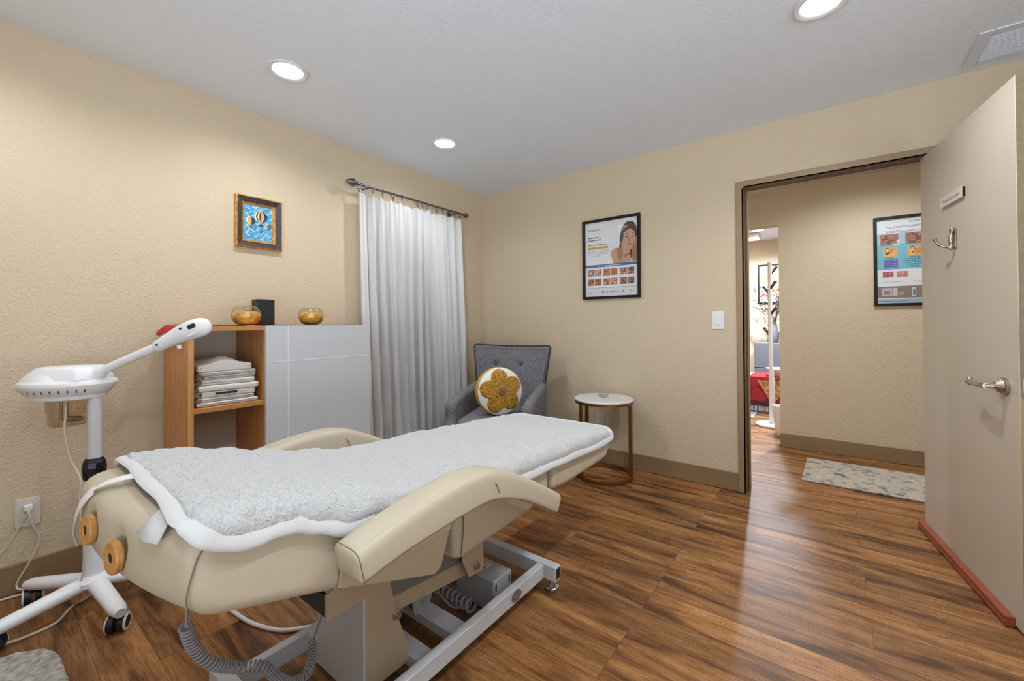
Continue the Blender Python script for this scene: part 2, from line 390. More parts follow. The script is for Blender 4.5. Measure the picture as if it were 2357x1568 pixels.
def P(name, bm, mats, parent=None, label=None, bevel=0, segs=3, sm=True, local=False, kind=None):
    """link bm (world coordinates unless local) as one mesh object, as a child of parent"""
    if parent is not None and not local:
        r = rootloc(parent); inv = r.matrix_basis.inverted()
        bmesh.ops.transform(bm, matrix=inv, verts=bm.verts)
    o = bpy.data.objects.new(name, mesh_of(name, bm, mats)); COL.objects.link(o)
    if parent is not None: o.parent = parent
    if label: o['label'] = label
    if kind: o['kind'] = kind
    if sm: smooth(o)
    else: o.data.polygons.foreach_set('use_smooth', [False]*len(o.data.polygons))
    if bevel:
        md = o.modifiers.new('bevel', 'BEVEL'); md.width = bevel; md.segments = segs; md.limit_method = 'ANGLE'; md.angle_limit = math.radians(40)
    return o
def thing(name, label, cat, loc=(0,0,0), rotz=0, group=None):
    o = bpy.data.objects.new(name, None); COL.objects.link(o); o.empty_display_size = 0.05
    o.matrix_basis = Matrix.Translation(Vector(loc)) @ Matrix.Rotation(rotz, 4, 'Z')
    o['label'] = label; o['category'] = cat
    if group: o['group'] = group
    return o
def solo(name, bm, mats, label, cat, group=None, loc=None, **kw):
    """a thing that is one mesh; bm in world coordinates, its origin moved to loc"""
    if loc is not None: bmesh.ops.translate(bm, vec=-Vector(loc), verts=bm.verts)
    o = P(name, bm, mats, **kw)
    if loc is not None: o.location = loc
    o['label'] = label; o['category'] = cat
    if group: o['group'] = group
    return o
def struct(name, bm, mats, **kw):
    o = P(name, bm, mats, **kw); o['kind'] = 'structure'; return o
def dup(root, loc=None, rotz=None, label=None):
    r = root.copy(); COL.objects.link(r)
    if loc is not None: r.matrix_basis = Matrix.Translation(Vector(loc)) @ Matrix.Rotation(rotz or 0, 4, 'Z')
    if label: r['label'] = label
    def rec(a, b):
        for ch in list(a.children):
            if ch is r: continue
            c = ch.copy(); COL.objects.link(c); c.parent = b; rec(ch, c)
    rec(root, r)
    return r
def addtext(bm, body, size, mtx, mi=0, depth=0.0, align='LEFT', squeeze=1.0):
    cu = bpy.data.curves.new('lettering', 'FONT'); cu.body = body; cu.size = size; cu.align_x = align; cu.extrude = depth; cu.resolution_u = 2
    ob = bpy.data.objects.new('lettering', cu); COL.objects.link(ob)
    me = bpy.data.meshes.new_from_object(ob)
    k = len(bm.verts); kf = len(bm.faces)
    bm.from_mesh(me); bm.verts.ensure_lookup_table(); bm.faces.ensure_lookup_table()
    mm = mtx @ Matrix.Diagonal((squeeze, 1, 1, 1))
    for v in bm.verts[k:]: v.co = mm @ v.co
    for f in bm.faces[kf:]: f.material_index = mi
    bpy.data.objects.remove(ob); bpy.data.curves.remove(cu); bpy.data.meshes.remove(me)
class Flat:
    """a printed sheet on a wall: u to the right, v up, layers toward the viewer"""
    def __init__(s, o, U, V, Nn, mats):
        s.o = Vector(o); s.U = Vector(U); s.V = Vector(V); s.N = Vector(Nn); s.bm = B(); s.mats = []; s.idx = {}
        s.step = 0.00025
    def m(s, c):
        if c not in s.idx:
            s.idx[c] = len(s.mats); s.mats.append(mat('print_%02x%02x%02x' % c, c, 0.3, var=0))
        return s.idx[c]
    def at(s, u, v, l): return s.o+s.U*u+s.V*v+s.N*(l*s.step)
    def poly(s, pts, l, c):
        f = s.bm.faces.new([s.bm.verts.new(s.at(u, v, l)) for u, v in pts]); f.material_index = s.m(c)
    def rect(s, u0, v0, u1, v1, l, c): s.poly([(u0,v0),(u1,v0),(u1,v1),(u0,v1)], l, c)
    def curve(s, pts, l, c, n=5):
        q = catmull([(a, b, 0) for a, b in pts], n, True); s.poly([(p.x, p.y) for p in q], l, c)
    def text(s, t, u, v, size, l, c, squeeze=1.0, align='LEFT'):
        o = s.at(u, v, l); mt = Matrix((s.U, s.V, s.N)).transposed().to_4x4(); mt.translation = o
        addtext(s.bm, t, size, mt, s.m(c), align=align, squeeze=squeeze)
    def scrib(s, u0, u1, v, h, l, c, rnd):
        # unreadable small print: a row of tiny word-like strokes
        u = u0
        while u < u1:
            w = rnd.uniform(1.2, 4.5)*h; s.rect(u, v, min(u+w, u1), v+h*0.7, l, c); u += w+h*0.6
    def mottled(s, u0, v0, u1, v1, l, cols, rnd, n=30, sz=0.25):
        s.rect(u0, v0, u1, v1, l, cols[0])
        for i in range(n):
            w = (u1-u0)*sz*rnd.uniform(0.3, 1); h = (v1-v0)*sz*rnd.uniform(0.3, 1)
            a = rnd.uniform(u0, u1-w); b = rnd.uniform(v0, v1-h); c = cols[rnd.randrange(1, len(cols))]
            s.poly([(a+w*.3,b),(a+w,b+h*.2),(a+w*.8,b+h),(a,b+h*.7)], l+1+i*0.02, c)
    def done(s, name, parent, **kw): return P(name, s.bm, s.mats, parent, sm=False, **kw)

H = 2.44; WT = 0.12
RX = 4.15; FY = -4.15           # right wall, front wall (behind the camera)
OX0, OX1, OZ = 2.333, 3.262, 2.042   # door opening
# ------------------------------------------------------------------ structure
b = B(); box(b, -0.3, 7.0, FY-WT, 5.0, -0.1, 0.0); struct('floor', b, M_floor, sm=False)
b = B(); box(b, -0.3, 7.0, FY-WT, 1.38+WT, H, H+0.1); struct('ceiling', b, M_ceil, sm=False)
b = B(); box(b, -0.3, 7.0, 1.38+WT+0.001, 5.0, H, H+0.1); struct('ceiling_far_room', b, M_ceil, sm=False)
WY0, WY1, WZ0, WZ1 = -1.38, -0.44, 1.12, 2.06
b = B()
box(b, -WT, 0, FY-WT, WY0, 0, H); box(b, -WT, 0, WY1, 0, 0, H); box(b, -WT, 0, WY0, WY1, 0, WZ0); box(b, -WT, 0, WY0, WY1, WZ1, H)
struct('wall_left', b, M_wall, sm=False)
b = B()
box(b, -WT, OX0-0.01, 0, WT, 0, H); box(b, OX1+0.01, 7.0, 0, WT, 0, H); box(b, OX0-0.01, OX1+0.01, 0, WT, OZ+0.01, H)
struct('wall_back', b, M_wall, sm=False)
b = B(); box(b, RX, RX+WT, FY-WT, -3.95, 0, H); box(b, RX, RX+WT, -1.6, 0, 0, H); box(b, RX, RX+WT, -3.95, -1.6, 0, 0.30); box(b, RX, RX+WT, -3.95, -1.6, 2.25, H); struct('wall_right', b, M_wall, sm=False)  # unseen opening added in this wall to let fill light in
b = B()
box(b, 0, 1.7, FY-WT, FY, 0, H); box(b, 3.95, RX, FY-WT, FY, 0, H); box(b, 1.7, 3.95, FY-WT, FY, 0, 0.30); box(b, 1.7, 3.95, FY-WT, FY, 2.25, H)  # unseen opening added behind the camera to brighten ceiling and walls
struct('wall_front', b, M_wall, sm=False)
# hall
HX0, HZ = 2.415, 2.044
b = B(); box(b, HX0, 7.0, 1.38, 1.38+WT, 0, H); box(b, 1.2, HX0, 1.38, 1.38+WT, HZ, H); box(b, -0.2, 1.2, 1.38, 1.38+WT, 0, H)
struct('wall_hall', b, M_wall, sm=False)
b = B(); box(b, 6.9, 7.0, WT, 1.38, 0, H); struct('wall_hall_end', b, M_wall, sm=False)
b = B(); box(b, -0.3, -0.2, WT, 5.0, 0, H); struct('wall_hall_left', b, M_wall, sm=False)
b = B(); box(b, -0.2, 5.0, 4.5, 4.5+WT, 0, H); struct('wall_far_room', b, M_wall, sm=False)
b = B(); box(b, 5.0, 5.1, 1.5, 4.5, 0, H); struct('wall_far_room_right', b, M_wall, sm=False)
# baseboards
HB = 0.124
b = B(); box(b, 0.001, 0.012, FY+0.012, -0.012, 0.001, HB); struct('baseboard_left', b, M_base, bevel=0.003)
b = B(); box(b, 0.001, 2.2876, -0.012, -0.001, 0.001, HB); struct('baseboard_back', b, M_base, bevel=0.003)
b = B(); box(b, 3.33, RX, -0.012, -0.001, 0.001, HB); struct('baseboard_back_right', b, M_base, bevel=0.003)
b = B(); box(b, RX-0.012, RX-0.001, FY+0.012, -0.012, 0.001, HB); struct('baseboard_right', b, M_base, bevel=0.003)
b = B(); box(b, HX0, 6.9, 1.368, 1.379, 0.001, HB); struct('baseboard_hall', b, M_base, bevel=0.003)
b = B(); box(b, -0.2, 5.0, 4.488, 4.499, 0.001, HB); struct('baseboard_far_room', b, M_base, bevel=0.003)
# door frame (knock-down metal frame)
b = B()
def jamb(sgn, xo, xi):
    # profile in plan: face, return, rabbet, stop
    lo, hi = min(xo, xi), max(xo, xi)
    box(b, lo, hi, -0.016, 0.0, 0.001, 2.0877)
    box(b, min(xi-sgn*0.012, xi), max(xi-sgn*0.012, xi), -0.016, WT+0.016, 0.001, OZ)
    s0 = xi; s1 = xi+sgn*0.016
    box(b, min(s0, s1), max(s0, s1), 0.045, 0.095, 0.001, OZ)
    box(b, lo, hi, WT, WT+0.016, 0.001, 2.0877)
jamb(1, 2.2876, 2.333); jamb(-1, 3.307, 3.262)
box(b, 2.333, 3.262, -0.016, 0.0, OZ, 2.0877); box(b, 2.333, 3.262, WT, WT+0.016, OZ, 2.0877)
box(b, 2.333, 3.262, -0.016, WT+0.016, OZ, OZ+0.012)
box(b, 2.349, 3.246, 0.045, 0.095, OZ-0.016, OZ)
fr = struct('door_frame_1', b, M_frame, bevel=0.002)
b = B()
box(b, 2.3335, 2.345, 0.034, 0.045, 0.01, OZ-0.001); box(b, 2.345, 3.25, 0.034, 0.045, OZ-0.012, OZ-0.001)
P('door_seal', b, M_seal, fr)
b = B(); box(b, 2.333, 2.3345, 0.006, 0.032, 0.83, 0.93); P('strike_plate', b, M_nickel, fr)
# ------------------------------------------------------------------ window behind the curtain
b = B()
fw = 0.035
for (y0, y1, z0, z1) in [(WY0, WY0+fw, WZ0, WZ1), (WY1-fw, WY1, WZ0, WZ1), (WY0+fw, WY1-fw, WZ0, WZ0+fw), (WY0+fw, WY1-fw, WZ1-fw, WZ1), (-0.93, -0.89, WZ0+fw, WZ1-fw)]:
    box(b, -0.10, -0.06, y0, y1, z0, z1)
win = struct('window_1', b, M_white, bevel=0.002)
b = B(); box(b, -0.084, -0.080, WY0+fw, WY1-fw, WZ0+fw, WZ1-fw); P('pane', b, M_pane, win, sm=False)
b = B(); box(b, -0.06, 0.012, WY0-0.02, WY1+0.02, WZ0-0.02, WZ0+0.001)
b2 = B()
for k in range(30): prism(b2, [(WZ0+fw+k*.0292, -.052), (WZ0+fw+k*.0292+.027, -.047), (WZ0+fw+k*.0292+.028, -.048), (WZ0+fw+k*.0292+.001, -.053)], WY0+.002, WY1-.002, 'y')
for v in b2.verts: v.co = Vector((v.co.z, v.co.y, v.co.x))
P('added_blind', b2, M_added_blind, win, sm=False)  # unseen blind added to hold back daylight behind the curtain
P('window_sill', b, M_white, win, bevel=0.003)

# ------------------------------------------------------------------ downlights
def downlight(x, y, lens, label, group, power=None, tint=(0.90, 0.95, 1.0)):
    t = thing('recessed_downlight', label, 'ceiling light', (x, y, H), 0, group)
    b = B(); lathe(b, [(0.070, -0.001), (0.090, -0.001), (0.094, -0.006), (0.090, -0.010), (0.074, -0.008), (0.070, -0.004)], seg=40, closed=True)
    P('trim_ring', b, M_white, t, local=True)
    b = B(); lathe(b, [(0.0, -0.0035), (0.071, -0.0035), (0.071, -0.0055), (0.0, -0.0055)], seg=40, cap=False); P('lens', b, lens, t, local=True, label='glowing white lamp lens')
    sl = bpy.data.lights.new('downlight_beam', 'SPOT'); sl.energy = power or LAMP; sl.spot_size = math.radians(158); sl.spot_blend = 0.75; sl.shadow_soft_size = 0.04; sl.color = tint
    so = bpy.data.objects.new('downlight_beam', sl); COL.objects.link(so); so.parent = t; so.location = (0, 0, -0.012)
    return t
G1 = 'recessed downlights in the ceiling'
downlight(0.60, -2.18, M_lens, 'round white recessed downlight above the hot-air-balloon picture', G1, 34.0)
downlight(0.60, -1.09, M_lens, 'round white recessed downlight nearest the curtain and room corner', G1, 34.0)
downlight(2.77, -1.07, M_lens, 'round white recessed downlight cut off by the top edge, nearest the doorway', G1, 60.0)
downlight(2.77, -2.18, M_lens, 'round white recessed downlight almost straight above the camera', G1)
downlight(0.60, -3.27, M_lens, 'round white recessed downlight above the outlet end of the left wall', G1, 34.0)
downlight(2.77, -3.27, M_lens, 'round white recessed downlight behind the camera', G1)
G2 = 'added downlights beyond the doorway'  # unseen lamps added to light the hall and the room beyond
downlight(3.1, 0.62, M_lens, 'added unseen downlight in the hall ceiling outside the door', G2, HALL, (.84, .92, 1.0))
downlight(5.2, 0.72, M_lens, 'added unseen downlight at the far end of the hall ceiling', G2, HALL, (.84, .92, 1.0))
downlight(1.0, 0.72, M_lens, 'added unseen downlight at the left end of the hall ceiling', G2, HALL, (.84, .92, 1.0))
t = thing('ceiling_strip_light', 'bright white strip light on the ceiling of the room past the hall', 'ceiling light', (1.85, 3.9, H))
b = B(); box(b, -0.55, 0.13, -0.12, 0.12, -0.06, -0.001); P('housing', b, M_white, t, local=True, bevel=0.01)
b = B(); box(b, -0.53, 0.11, -0.10, 0.10, -0.07, -0.0605); P('diffuser', b, M_lens_far, t, local=True, label='glowing diffuser')
downlight(2.6, 2.4, M_lens_far, 'added unseen downlight in the room past the hall', G2, FAR, (.74, .86, 1.0))  # this lamp and the next are added to brighten the far room
downlight(2.0, 3.6, M_lens_far, 'added unseen downlight near the far wall past the hall', G2, FAR, (.74, .86, 1.0))
# vent
t = thing('ceiling_vent', 'grey louvred air vent in the ceiling by the door wall', 'vent', (3.65, -0.245, H))
b = B()
for (x0, x1, y0, y1) in [(-0.315, -0.265, -0.165, 0.165), (0.265, 0.315, -0.165, 0.165), (-0.265, 0.265, -0.165, -0.115), (-0.265, 0.265, 0.115, 0.165)]:
    box(b, x0, x1, y0, y1, -0.008, -0.0005)
P('vent_frame', b, M_grille, t, local=True, bevel=0.003)
b = B(); box(b, -0.265, 0.265, -0.115, 0.115, -0.002, -0.0005); P('vent_backing', b, M_dark, t, local=True)
b = B()
for i in range(12):
    y = -0.108+i*0.0195
    prism(b, [(y, -0.002), (y+0.009, -0.009), (y+0.0105, -0.0085), (y+0.001, -0.001)], -0.265, 0.265, 'x')
P('louvres', b, M_grille, t, local=True, sm=False)

# ------------------------------------------------------------------ door leaf (open into the room)
hx, hy = 3.1936, 0.030
dv = Vector((3.323-3.190, -0.861, 0)).normalized()
ang = math.atan2(dv.y, dv.x)
door = thing('door_1', 'beige painted flat door standing open at the right edge, lever handle and coat hook on it', 'door', (hx, hy, 0), ang)
door['kind'] = 'structure'
# local: +x along the leaf from hinge to latch, +y toward the room's right (thickness), face seen is at y=0
# local y axis = rot90 of dv = (-dv.y, dv.x) -> (+,+)  : away from the camera
DWd, DT, DZ0, DZ1 = 0.901, 0.044, 0.012, 2.038
b = B(); box(b, 0, DWd-0.001, 0, DT, DZ0, DZ1); P('door_panel', b, M_door, door, local=True, bevel=0.0015)
b = B(); box(b, DWd-0.001, DWd+0.001, 0.002, DT-0.001, 0.86, DZ1-0.001); P('painted_latch_edge', b, M_dooredge, door, local=True, sm=False, label='rough taupe painted door edge')
b = B(); box(b, DWd-0.001, DWd+0.001, 0.002, DT-0.001, DZ0, 0.86); P('bare_latch_edge', b, M_doorwood, door, local=True, sm=False, label='bare wood door edge')
b = B(); box(b, -0.01, DWd-0.05, -0.028, -0.0005, 0.003, 0.040); box(b, -0.01, DWd-0.05, -0.031, -0.028, 0.014, 0.020)
P('door_sweep', b, M_sweep, door, local=True, bevel=0.003, label='red-brown wooden strip along the door foot')
b = B(); cyl(b, (0.810, -0.001, 0.892), (0.810, -0.012, 0.892), 0.033); cyl(b, (0.810, -0.012, 0.892), (0.810, -0.030, 0.892), 0.027, 0.017); cyl(b, (0.810, -0.03, 0.892), (0.810, -0.058, 0.892), 0.011)
cyl(b, (0.810, DT+0.001, 0.892), (0.810, DT+0.012, 0.892), 0.033)
rs = P('rosette', b, M_nickel, door, local=True)
b = B()
tube(b, [(0.818, -0.055, 0.892), (0.790, -0.058, 0.892), (0.74, -0.058, 0.892), (0.70, -0.056, 0.894), (0.68, -0.053, 0.900), (0.665, -0.052, 0.893), (0.66, -0.05, 0.886), (0.675, -0.05, 0.882)], lambda t: 0.0115 if t < .5 else 0.0115-0.004*(t-.5)*2, 12, smoothpath=5)
P('lever', b, M_nickel, rs, local=True)
b = B(); box(b, DWd+0.001, DWd+0.003, 0.008, 0.036, 0.86, 0.93); lp = P('latch_plate', b, M_nickel, door, local=True, bevel=0.001)
b = B(); prism(b, [(0.014, 0.88), (0.030, 0.88), (0.030, 0.91), (0.014, 0.91)], DWd+0.003, DWd+0.012, 'x'); P('latch_bolt', b, M_chrome, lp, local=True)
b = B()
for z in (0.25, 1.05, 1.82): cyl(b, (-0.006, 0.04, z-0.05), (-0.006, 0.04, z+0.05), 0.006)
P('hinges', b, M_nickel, door, local=True)
# sign and hook fastened to the door
sg = thing('room_sign', 'small cream plaque lettered Treatment Room on the open door', 'sign', (hx, hy, 0), ang)
b = B(); prism(b, [(p.x, p.y) for p in roundpoly([(0.290, 1.697), (0.513, 1.697), (0.513, 1.747), (0.290, 1.747)], 0.008, 3)], -0.012, -0.0008, 'y'); P('plaque', b, [M_plate], sg, local=True, sm=False)
b = B(); prism(b, [(p.x, p.y) for p in roundpoly([(0.293, 1.699), (0.516, 1.699), (0.516, 1.745), (0.293, 1.745)], 0.008, 3)], -0.0095, -0.0005, 'y'); P('plaque_backing', b, M_posterframe, sg, local=True, sm=False, label='dark edge of the plaque')
b = B(); mt = Matrix(((1,0,0,0.4015),(0,0,-1,-0.0124),(0,1,0,1.712),(0,0,0,1)))
addtext(b, 'Treatment Room', 0.024, mt, align='CENTER'); P('lettering', b, M_badge, sg, local=True, sm=False)
hk = thing('coat_hook', 'silver twisted coat hook screwed to the open door', 'hook', (hx, hy, 0), ang)
b = B(); prism(b, [(p.x, p.y) for p in roundpoly([(0.405, 1.478), (0.425, 1.478), (0.428, 1.575), (0.402, 1.575)], 0.008, 3)], -0.007, -0.0005, 'y'); P('back_plate', b, M_nickel, hk, local=True, bevel=0.002)
b = B()
tube(b, [(0.415, -0.012, 1.578), (0.413, -0.014, 1.55), (0.415, -0.018, 1.52), (0.414, -0.016, 1.49), (0.412, -0.022, 1.478)], lambda t: 0.008+0.002*math.sin(t*16), 10, smoothpath=8)
tube(b, [(0.414, -0.010, 1.492), (0.412, -0.030, 1.490), (0.408, -0.052, 1.500), (0.405, -0.066, 1.520), (0.404, -0.070, 1.536)], lambda t: 0.006+0.003*(t > .85), 10, smoothpath=6)
P('hook_arm', b, M_nickel, hk, local=True)

# ------------------------------------------------------------------ switch and outlets
t = thing('light_switch', 'white rocker light switch between poster and doorway', 'switch', (2.169, 0, 1.155))
b = B(); box(b, 2.132, 2.206, -0.006, -0.0005, 1.094, 1.217); P('switch_plate', b, M_white, t, bevel=0.003)
b = B(); box(b, 2.153, 2.185, -0.0105, -0.0062, 1.122, 1.189); P('rocker', b, M_white, t, bevel=0.002)
def outlet_back(cx, cz, label, deco):
    t = thing('wall_outlet', label, 'outlet', (cx, 0, cz), group='outlets low on the walls')
    b = B(); box(b, cx-0.036, cx+0.036, -0.006, -0.0005, cz-0.058, cz+0.058); P('outlet_plate', b, M_plate, t, bevel=0.003)
    b = B()
    for dz in (-0.022, 0.022):
        cyl(b, (cx, -0.006, cz+dz), (cx, -0.0085, cz+dz), 0.017)
    f = P('outlet_face', b, M_plate, t)
    for dz in (-0.022, 0.022):
        for dx in (-0.006, 0.006):
            b = B(); box(b, cx+dx-0.0012, cx+dx+0.0012, -0.009, -0.0086, cz+dz-0.004, cz+dz+0.006); P('slot', b, M_dark, f)
        b = B(); cyl(b, (cx, -0.0086, cz+dz-0.010), (cx, -0.009, cz+dz-0.010), 0.0025, seg=10); P('ground_hole', b, M_dark, f)
    return t
outlet_back(1.275, 0.34, 'ivory wall outlet seen under the round side table', 0)
outlet_back(0.722, 0.36, 'ivory wall outlet half hidden behind the grey armchair', 0)
t = thing('wall_outlet', 'ivory wall outlet on the left wall with a white plug in it', 'outlet', (0, -3.003, 0.333), group='outlets low on the walls')
b = B(); box(b, 0.0005, 0.006, -3.041, -2.965, 0.272, 0.394); P('outlet_plate', b, M_plate, t, bevel=0.003)
b = B()
for dz in (-0.022, 0.022): cyl(b, (0.006, -3.003, 0.333+dz), (0.0085, -3.003, 0.333+dz), 0.017)
f = P('outlet_face', b, M_plate, t)
for dy in (-0.006, 0.006):
    b = B(); box(b, 0.0086, 0.009, -3.003+dy-0.0012, -3.003+dy+0.0012, 0.306, 0.318); P('slot', b, M_dark, f)
t = thing('power_plug', 'white plug with two ivory cords in the left wall outlet', 'plug', (0.0, -3.003, 0.355))
b = B(); box(b, 0.010, 0.032, -3.016, -2.99, 0.343, 0.369); P('plug_body', b, M_white, t, bevel=0.004)
b = B(); tube(b, [(0.032, -3.004, 0.355), (0.04, -3.006, 0.335), (0.032, -3.026, 0.292), (0.03, -3.059, 0.224), (0.03, -3.105, 0.154), (0.04, -3.16, 0.06), (0.05, -3.22, 0.006), (0.06, -3.4, 0.006)], 0.0032, 8, smoothpath=6)
P('left_cord', b, M_cord, t, label='thin ivory cord going to the left')
b = B(); tube(b, [(0.032, -3.0, 0.352), (0.042, -3.0, 0.32), (0.04, -2.986, 0.262), (0.04, -2.972, 0.209), (0.04, -3.0, 0.127), (0.035, -3.028, 0.068), (0.034, -3.035, 0.042), (0.05, -3.03, 0.03), (0.091, -2.997, 0.03), (0.128, -2.944, 0.03), (0.15, -2.9, 0.02), (0.185, -2.805, 0.005), (0.22, -2.7, 0.005)], 0.0036, 8, smoothpath=6)
P('right_cord', b, M_cord, t, label='thicker ivory cord looping down to the floor')
b = B(); tube(b, [(0.03, -3.25, 0.006), (0.037, -3.116, 0.006), (0.056, -3.013, 0.006), (0.078, -2.952, 0.006), (0.127, -2.839, 0.006), (0.13, -2.754, 0.006), (0.1, -2.6, 0.006)], 0.005, 8, smoothpath=6)
solo('power_cable', b, M_cord, 'ivory cord lying on the floor along the left baseboard', 'cord', loc=(0.056, -3.013, 0))
b = B(); tube(b, [(0.40, -3.3, 0.005), (0.424, -3.115, 0.005), (0.435, -3.035, 0.005), (0.419, -2.958, 0.005), (0.341, -2.909, 0.005), (0.303, -2.861, 0.005), (0.273, -2.804, 0.005), (0.2, -2.7, 0.005)], 0.005, 8, smoothpath=6)
solo('power_cable', b, M_cord, 'ivory cord curving on the floor under the steamer legs', 'cord', loc=(0.42, -2.96, 0))
# ------------------------------------------------------------------ balloon picture
rnd = random.Random(3)
py0, py1, pz0, pz1 = -2.214, -1.953, 1.605, 1.917
t = thing('framed_painting', 'small square-ish hot air balloon painting in a black and gilt frame', 'picture', (0.0, (py0+py1)/2, (pz0+pz1)/2))
def frame_rect(b, y0, y1, z0, z1, wd, x0, x1, mi=0):
    prof_o = [(y0, z0), (y1, z0), (y1, z1), (y0, z1)]; 
    O0 = [b.verts.new((x0[0], y, z)) for y, z in prof_o]; O1 = [b.verts.new((x1[0], y, z)) for y, z in prof_o]
    pi_ = [(y0+wd, z0+wd), (y1-wd, z0+wd), (y1-wd, z1-wd), (y0+wd, z1-wd)]
    I0 = [b.verts.new((x0[1], y, z)) for y, z in pi_]; I1 = [b.verts.new((x1[1], y, z)) for y, z in pi_]
    for k in range(4):
        n = (k+1) % 4
        for q in ([O0[k], O0[n], O1[n], O1[k]], [O1[k], O1[n], I1[n], I1[k]], [I1[k], I1[n], I0[n], I0[k]], [I0[k], I0[n], O0[n], O0[k]]):
            f = b.faces.new(q); f.material_index = mi
b = B(); frame_rect(b, py0, py1, pz0, pz1, 0.008, (0.001, 0.001), (0.024, 0.030)); P('gilt_outer_edge', b, M_gold, t, sm=False, label='gilt outer edge')
b = B(); frame_rect(b, py0+0.008, py1-0.008, pz0+0.008, pz1-0.008, 0.030, (0.001, 0.001), (0.029, 0.016)); P('black_frame', b, M_picdark, t, sm=False, label='black stained moulding')
b = B(); frame_rect(b, py0+0.038, py1-0.038, pz0+0.038, pz1-0.038, 0.013, (0.001, 0.001), (0.019, 0.009)); P('gilt_inner_edge', b, M_gold, t, sm=False, label='gilt inner edge')
W_, H_ = py1-py0-0.102, pz1-pz0-0.102
F = Flat((0.008, py0+0.051, pz0+0.051), (0,1,0), (0,0,1), (1,0,0), None)
F.rect(0, 0, W_, H_, 0, (92, 168, 200))
for i in range(420):
    u = rnd.uniform(0, W_-0.016); v = rnd.uniform(0, H_-0.012); q = v/H_
    c = rnd.choice([(60,150,196), (128,190,212), (164,204,216), (44,128,176), (186,206,216), (90,176,206)])
    F.poly([(u, v), (u+.012, v+.004), (u+.016, v+.012), (u+.003, v+.009)], 1+i*0.006, c)
def balloon(cu, cv, r, cols, bw):
    n = len(cols)
    for i, c in enumerate(cols):
        pts = []
        a0 = -1+2*i/n; a1 = -1+2*(i+1)/n
        hh = lambda a, t: (cu+a*r*math.sin(PI*min(1, t)**0.9)**0.85*(1 if t < .6 else 1), cv+r*1.0-2.25*r*t)
        L_ = [hh(a0, k/9) for k in range(10)]; R_ = [hh(a1, k/9) for k in range(10)]
        L_[9] = (cu+a0*bw, L_[9][1]); R_[9] = (cu+a1*bw, R_[9][1])
        for k in range(9):
            q = [L_[k], R_[k], R_[k+1], L_[k+1]]
            if abs(q[0][0]-q[1][0]) < 1e-6: q = q[1:]
            try: F.poly(q, 6+i*0.02, c)
            except Exception: pass
    F.rect(cu-bw*1.6, cv-1.62*r, cu+bw*1.6, cv-1.3*r, 6.5, (110, 76, 60))
    F.rect(cu-bw*1.7, cv-1.68*r, cu+bw*1.7, cv-1.6*r, 6.6, (24, 40, 48))
balloon(0.092, 0.150, 0.037, [(232,226,180), (70,76,50), (236,224,190), (60,66,48), (226,150,110), (220,170,140), (34,70,110), (28,54,92)], 0.006)
balloon(0.036, 0.118, 0.026, [(236,228,206), (222,160,84), (230,176,96), (120,84,60), (30,66,96), (24,60,92)], 0.004)
balloon(0.142, 0.098, 0.013, [(90,80,60), (160,110,80), (60,60,60), (150,100,70)], 0.003)
F.rect(0.128, 0.066, 0.134, 0.076, 6, (30, 50, 90))
F.done('painting', t)

# ------------------------------------------------------------------ framed posters on walls facing -y
def framed_poster(x0, x1, z0, z1, y, label, draw, fw=0.022, cat='poster'):
    t = thing('framed_poster', label, cat, ((x0+x1)/2, y, (z0+z1)/2))
    b = B()
    for (a0, a1, c0, c1) in [(x0, x0+fw, z0, z1), (x1-fw, x1, z0, z1), (x0+fw, x1-fw, z0, z0+fw), (x0+fw, x1-fw, z1-fw, z1)]:
        box(b, a0, a1, y-0.022, y-0.001, c0, c1)
    P('frame', b, M_posterframe, t, bevel=0.0015, segs=2)
    F = Flat((x0+fw, y-0.006, z0+fw), (1,0,0), (0,0,1), (0,-1,0), None)
    draw(F, x1-x0-2*fw, z1-z0-2*fw)
    F.done('print', t)
    b = B(); v = [b.verts.new(p) for p in [(x0+fw, y-0.014, z0+fw), (x1-fw, y-0.014, z0+fw), (x1-fw, y-0.014, z1-fw), (x0+fw, y-0.014, z1-fw)]]; b.faces.new(v)
    P('glazing', b, M_clear, t, sm=False)
    return t
SK = (196, 158, 134); SK2 = (164, 122, 100); HR = (70, 50, 46); HR2 = (104, 80, 70)
